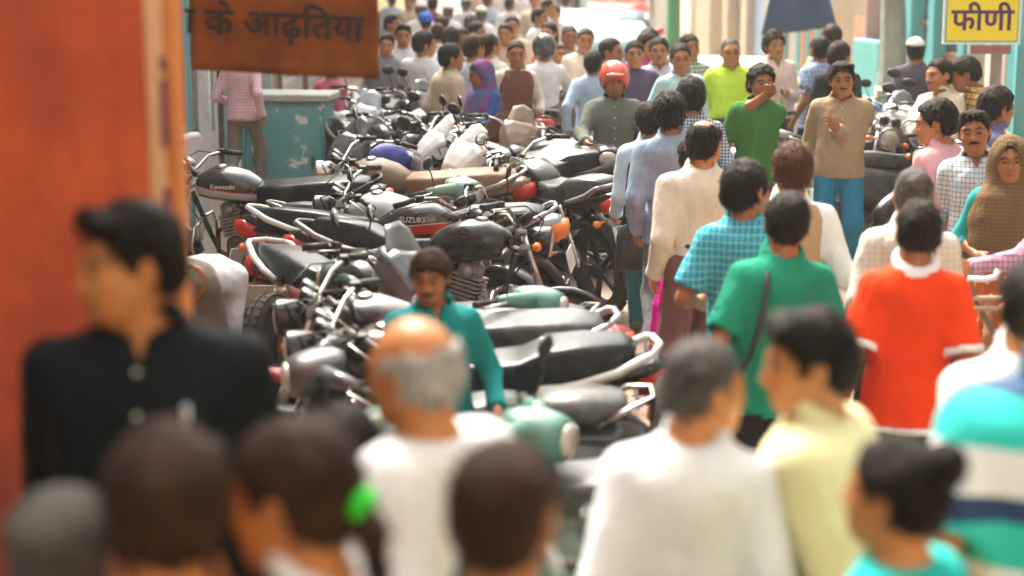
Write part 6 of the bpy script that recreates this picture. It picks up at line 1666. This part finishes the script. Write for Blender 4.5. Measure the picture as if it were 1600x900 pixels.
BP = C('blue_purple_sari', (.10, .13, .30), 'print', (.30, .06, .20), 16, wid=.45)
pe('woman in a blue and purple printed sari looking down to the left', 750, 97, 190, -58, cat='woman', ht=1.56, head=(-8, 16, 0), shirt=C('blue_blouse', (.04, .10, .34)), shawl=BP, skirt=.05, pants=C('orange_skirt', (.62, .13, .02)), hair=dict(), skin='c', arms=('a', 'f'))
pe('man in a white kurta with one hand at his waist', 630, 39, 140, 2, shirt=WHITE2, hem=-.45, collar=2, arms=('p', 'd'), pants=WHITE2, hair=dict(quiff=1), skin='b', head=(10, 0, 0), slw=1.15, face=dict(stubble=.5))
pe('man in a white shirt seen from behind turning right', 664, 51, 152, 160, head=(-46, 0, 0), shirt=WHITE, hem=-.18, sleeve='S', arms=('d', 'f'), hair=dict(off=.016), skin='b', wide=1.1)
pe('man in a cream shirt with short hair facing right', 706, 69, 168, 132, head=(-24, 0, 0), shirt=CRM, hem=-.16, hair=dict(off=.01), skin='b', pants=KHAKI)
pe('man in a pale blue shirt with brownish hair behind the woman in blue', 741, 56, 158, 166, head=(-30, 0, 0), shirt=PBLUE, hair=dict(col='b', off=.012), skin='b')
pe('man in a cream white shirt facing right beside the pale blue shirt', 766, 54, 154, 150, head=(-22, 0, 0), shirt=C('cream_white', (.74, .70, .58)), hair=dict(), skin='b')
pe('man peering past the banner edge behind the white kurta', 604, 54, 142, 6, shirt=C('grey_top', (.25, .25, .27)), hair=dict(), skin='b')
pe('person with dark hair and white cotton back in the second row', 704, 44, 142, 172, shirt=WHITE, hair=dict(off=.018), skin='c')
pe('dark skinned man facing the lens between the white shirts', 722, 45, 140, 0, shirt=C('slate_shirt', (.22, .25, .30)), hair=dict(), skin='e')
pe('man in a green waistcoat looking right beside the black helmet', 872, 70, 140, 36, ht=1.5, shirt=C('pale_yellow_plain', (.66, .62, .36)), vest=C('green_vest', (.03, .20, .09)), hair=dict(), skin='b')
pe('man in a cream shirt walking beside the white hatchback', 914, 45, 148, 2, shirt=C('cream_soft', (.74, .68, .54)), hair=dict(col='s'), skin='b', pants=GREYT)
pe('man in a dusty pink shirt beside the cream shirt', 890, 41, 138, 10, shirt=C('dusty_pink', (.50, .30, .30)), hair=dict(col='s'), skin='c')
pe('woman in an orange red scarf beside the white car', 858, 36, 134, -36, cat='woman', shirt=C('red_orange_top', (.66, .12, .06)), hair=dict(long=True), skin='b', collar=0)
pe('man in a pale blue shirt with arm hanging by the scooter rider', 928, 80, 172, 160, shirt=C('sky_shirt', (.40, .55, .72)), hair=dict(), skin='b', ht=1.6)
pe('man in a pink checked shirt on the left shop platform under the banner', 376, 60, 150, 170, base=.34, shirt=C('pink_white_check', (.72, .40, .46), 'check', (.80, .75, .75), 30), hem=-.1, pants=C('grey_slacks', (.25, .22, .20)), hair={}, skin='b')
pe('person in a pink top behind the parked scooters under the banner', 520, 92, 150, 150, ht=1.45, shirt=C('rose_top', (.66, .16, .26)), hair={}, skin='b')
# --- far crowd: blurred, many alike
fr = random.Random(21)
FARC = [('white shirt', WHITE), ('pale blue shirt', PBLUE), ('cream shirt', CRM), ('bright white shirt', WHITE2), ('pale pink shirt', C('pale_pink_shirt', None) if False else MATS[('c', 'pale_pink_shirt')])]
protos = []
specs_ = [(WHITE, dict(off=.010, col='b'), 178, None), (PBLUE, dict(off=.010, col='s'), 170, None), (CRM, dict(col='b'), 4, None), (WHITE2, dict(col='s'), 185, ('skull', paint('far_white_cap', (.72, .70, .62), .8, 0, .1))), (MATS[('c', 'pale_pink_shirt')], dict(), -10, None), (WHITE, dict(), 60, None), (C('maroon_far', (.25, .05, .09)), dict(), 175, None), (WHITE, dict(), 182, ('turban', paint('blue_turban_cloth', (.03, .12, .55), .8, 0, .1)))]
names_ = ['white shirt seen from behind', 'pale blue shirt seen from behind', 'cream shirt facing the lens', 'white shirt and white cap', 'pale pink shirt facing the lens', 'white shirt in profile', 'maroon top seen from behind', 'white shirt and bright blue turban']
far = [(665, 18, 7), (612, 20, 5), (690, 22, 0), (735, 20, 1), (752, 8, 3), (800, 22, 2), (842, 10, 5), (790, 34, 4), (700, 4, 3), (676, -6, 6), (728, -8, 3), (762, -14, 1), (796, -6, 0), (836, -12, 2), (856, -4, 5), (868, 8, 4), (640, -10, 2), (658, 0, 3), (612, -12, 1), (684, 34, 0), (744, 32, 5), (812, -22, 3), (780, -24, 0), (742, -30, 4), (664, -28, 0), (850, -30, 0), (883, -14, 1)]
made = {}
for u, v, k in far:
    lab = 'blurred pedestrian in a %s in the far crowd' % names_[k]
    h = fr.uniform(1.6, 1.74); q = gnd(u, v, h)
    if k not in made:
        mt, hr, yw, cp = specs_[k]
        rt, _, f = person(lab, u, v, 100, yw, ht=1.7, res=.020, pants=[GREYT, DARKT, KHAKI][k % 3], shirt=mt, hair=hr, cap=cp, skin='bc'[k % 2], group='blurred far crowd in a ' + names_[k], legs='wv'[k % 2])
        made[k] = rt; rt.location = (q.x, q.y, 0); rt.scale = (h / 1.7,) * 3
    else:
        src = made[k]; c = src.copy(); COL.objects.link(c); c.location = (q.x, q.y, 0); c.rotation_euler.z += fr.uniform(-.35, .35); c.scale = (h / 1.7,) * 3
        for ch in list(src.children):
            d = ch.copy(); COL.objects.link(d); d.parent = c
# --- carried things
def bag(label, name, pts, c, h, mat, strap_r=.008, cat='bag'):
    root = empty(name, c, 0, label, cat)
    quick('pouch', lambda bm: zloft(bm, [(-h[2], 0, h[0] * .8, h[1] * .8), (-h[2] * .85, 0, h[0], h[1]), (h[2] * .5, 0, h[0] * .92, h[1] * .9), (h[2] * .9, 0, h[0] * .7, h[1] * .6), (h[2], 0, h[0] * .5, h[1] * .4)], 14, 3), mat, root)
    quick('strap', lambda bm: tube_bm(bm, [Vector(p_) - Vector(c) for p_ in pts], strap_r, 6), mat, root)
cb = gp(792, 178) + Vector((-.02, -.30, 1.0))
def bundle(bm):
    bmesh.ops.create_uvsphere(bm, u_segments=28, v_segments=18, radius=1)
    for v_ in bm.verts:
        c_ = v_.co.copy(); a_ = math.atan2(c_.y, c_.x)
        k_ = 1 + .10 * math.sin(5 * a_ + 3 * c_.z) + .06 * math.sin(9 * a_ - 5 * c_.z)
        v_.co = Vector((c_.x * .20 * k_, c_.y * .13 * k_, c_.z * .15 * (1 + .25 * math.cos(2 * a_)) - .05 * abs(c_.x)))
    for f_ in bm.faces: f_.smooth = True
r = empty('cloth_bundle', cb, R(-8), 'dull brown cloth bundle slung over a handlebar beside the woman in blue', 'bundle')
quick('cloth', bundle, cloth('bundle_brown', (.10, .045, .030)), r)
BAG = paint('black_bag', (.012, .013, .014), .45, 0, .2)
def wp(r, l): return tuple(Matrix.LocRotScale(r.location, r.rotation_euler.to_quaternion(), r.scale) @ Vector(l))
def wpt(J, l): return (np.array(J['pel']) + np.array(J['Rt']) @ np.array(l)).tolist()
bag('black shoulder bag hanging beside the man in white shirt and jeans', 'shoulder_bag', [wp(r_w, wpt(J_w, p_)) for p_ in ((.18, .12, -.10), (.19, .14, .15), (.14, .06, .455), (.15, -.05, .40), (.20, -.02, -.10))], wp(r_w, wpt(J_w, (.17, .10, -.24))), (.10, .06, .15), BAG)
bag('black camera bag at the hip of the man in emerald green', 'camera_bag', [wp(r_g, wpt(J_g, p_)) for p_ in ((.22, .10, -.08), (.14, .150, .12), (.10, .150, .30), (.085, .115, .43), (.07, .0, .470), (.07, -.13, .40))], wp(r_g, wpt(J_g, (.27, .06, -.15))), (.11, .08, .09), BAG, .012)
pn = wp(r0, wpt(J0, (.105, -.165, .335)))
r = empty('pen', pn, 0, 'pale blue white pen clipped to the navy shirt pocket', 'pen')
quick('barrel', lambda bm: lathe(bm, [(0, -.022), (.006, -.02), (.0075, .02), (.005, .026), (0, .027)], 10), paint('pen_white', (.72, .80, .90), .25, 0, 0), r)
quick('clip', lambda bm: box_bm(bm, (0, -.009, .006), (.0022, .002, .017), None, .0006), M_['chrome'], r)
# ---------------------------------------------------------------- dusty air
hz = bpy.data.materials.new('dusty_air'); hz.use_nodes = True; t = hz.node_tree
t.nodes.remove(t.nodes['Principled BSDF'])
pv = t.nodes.new('ShaderNodeVolumePrincipled'); pv.inputs['Color'].default_value = (.95, .90, .82, 1); pv.inputs['Density'].default_value = .0015; pv.inputs['Anisotropy'].default_value = .3
t.links.new(pv.outputs[0], t.nodes['Material Output'].inputs['Volume'])
me = bpy.data.meshes.new('haze'); bm = bmesh.new(); box_bm(bm, (0, 240, 4.8), (305, 365, 5.8)); bm.to_mesh(me); bm.free()
tag(mesh_obj('haze', me, hz), kind='stuff', label='warm dusty haze hanging along the whole street', cat='haze')
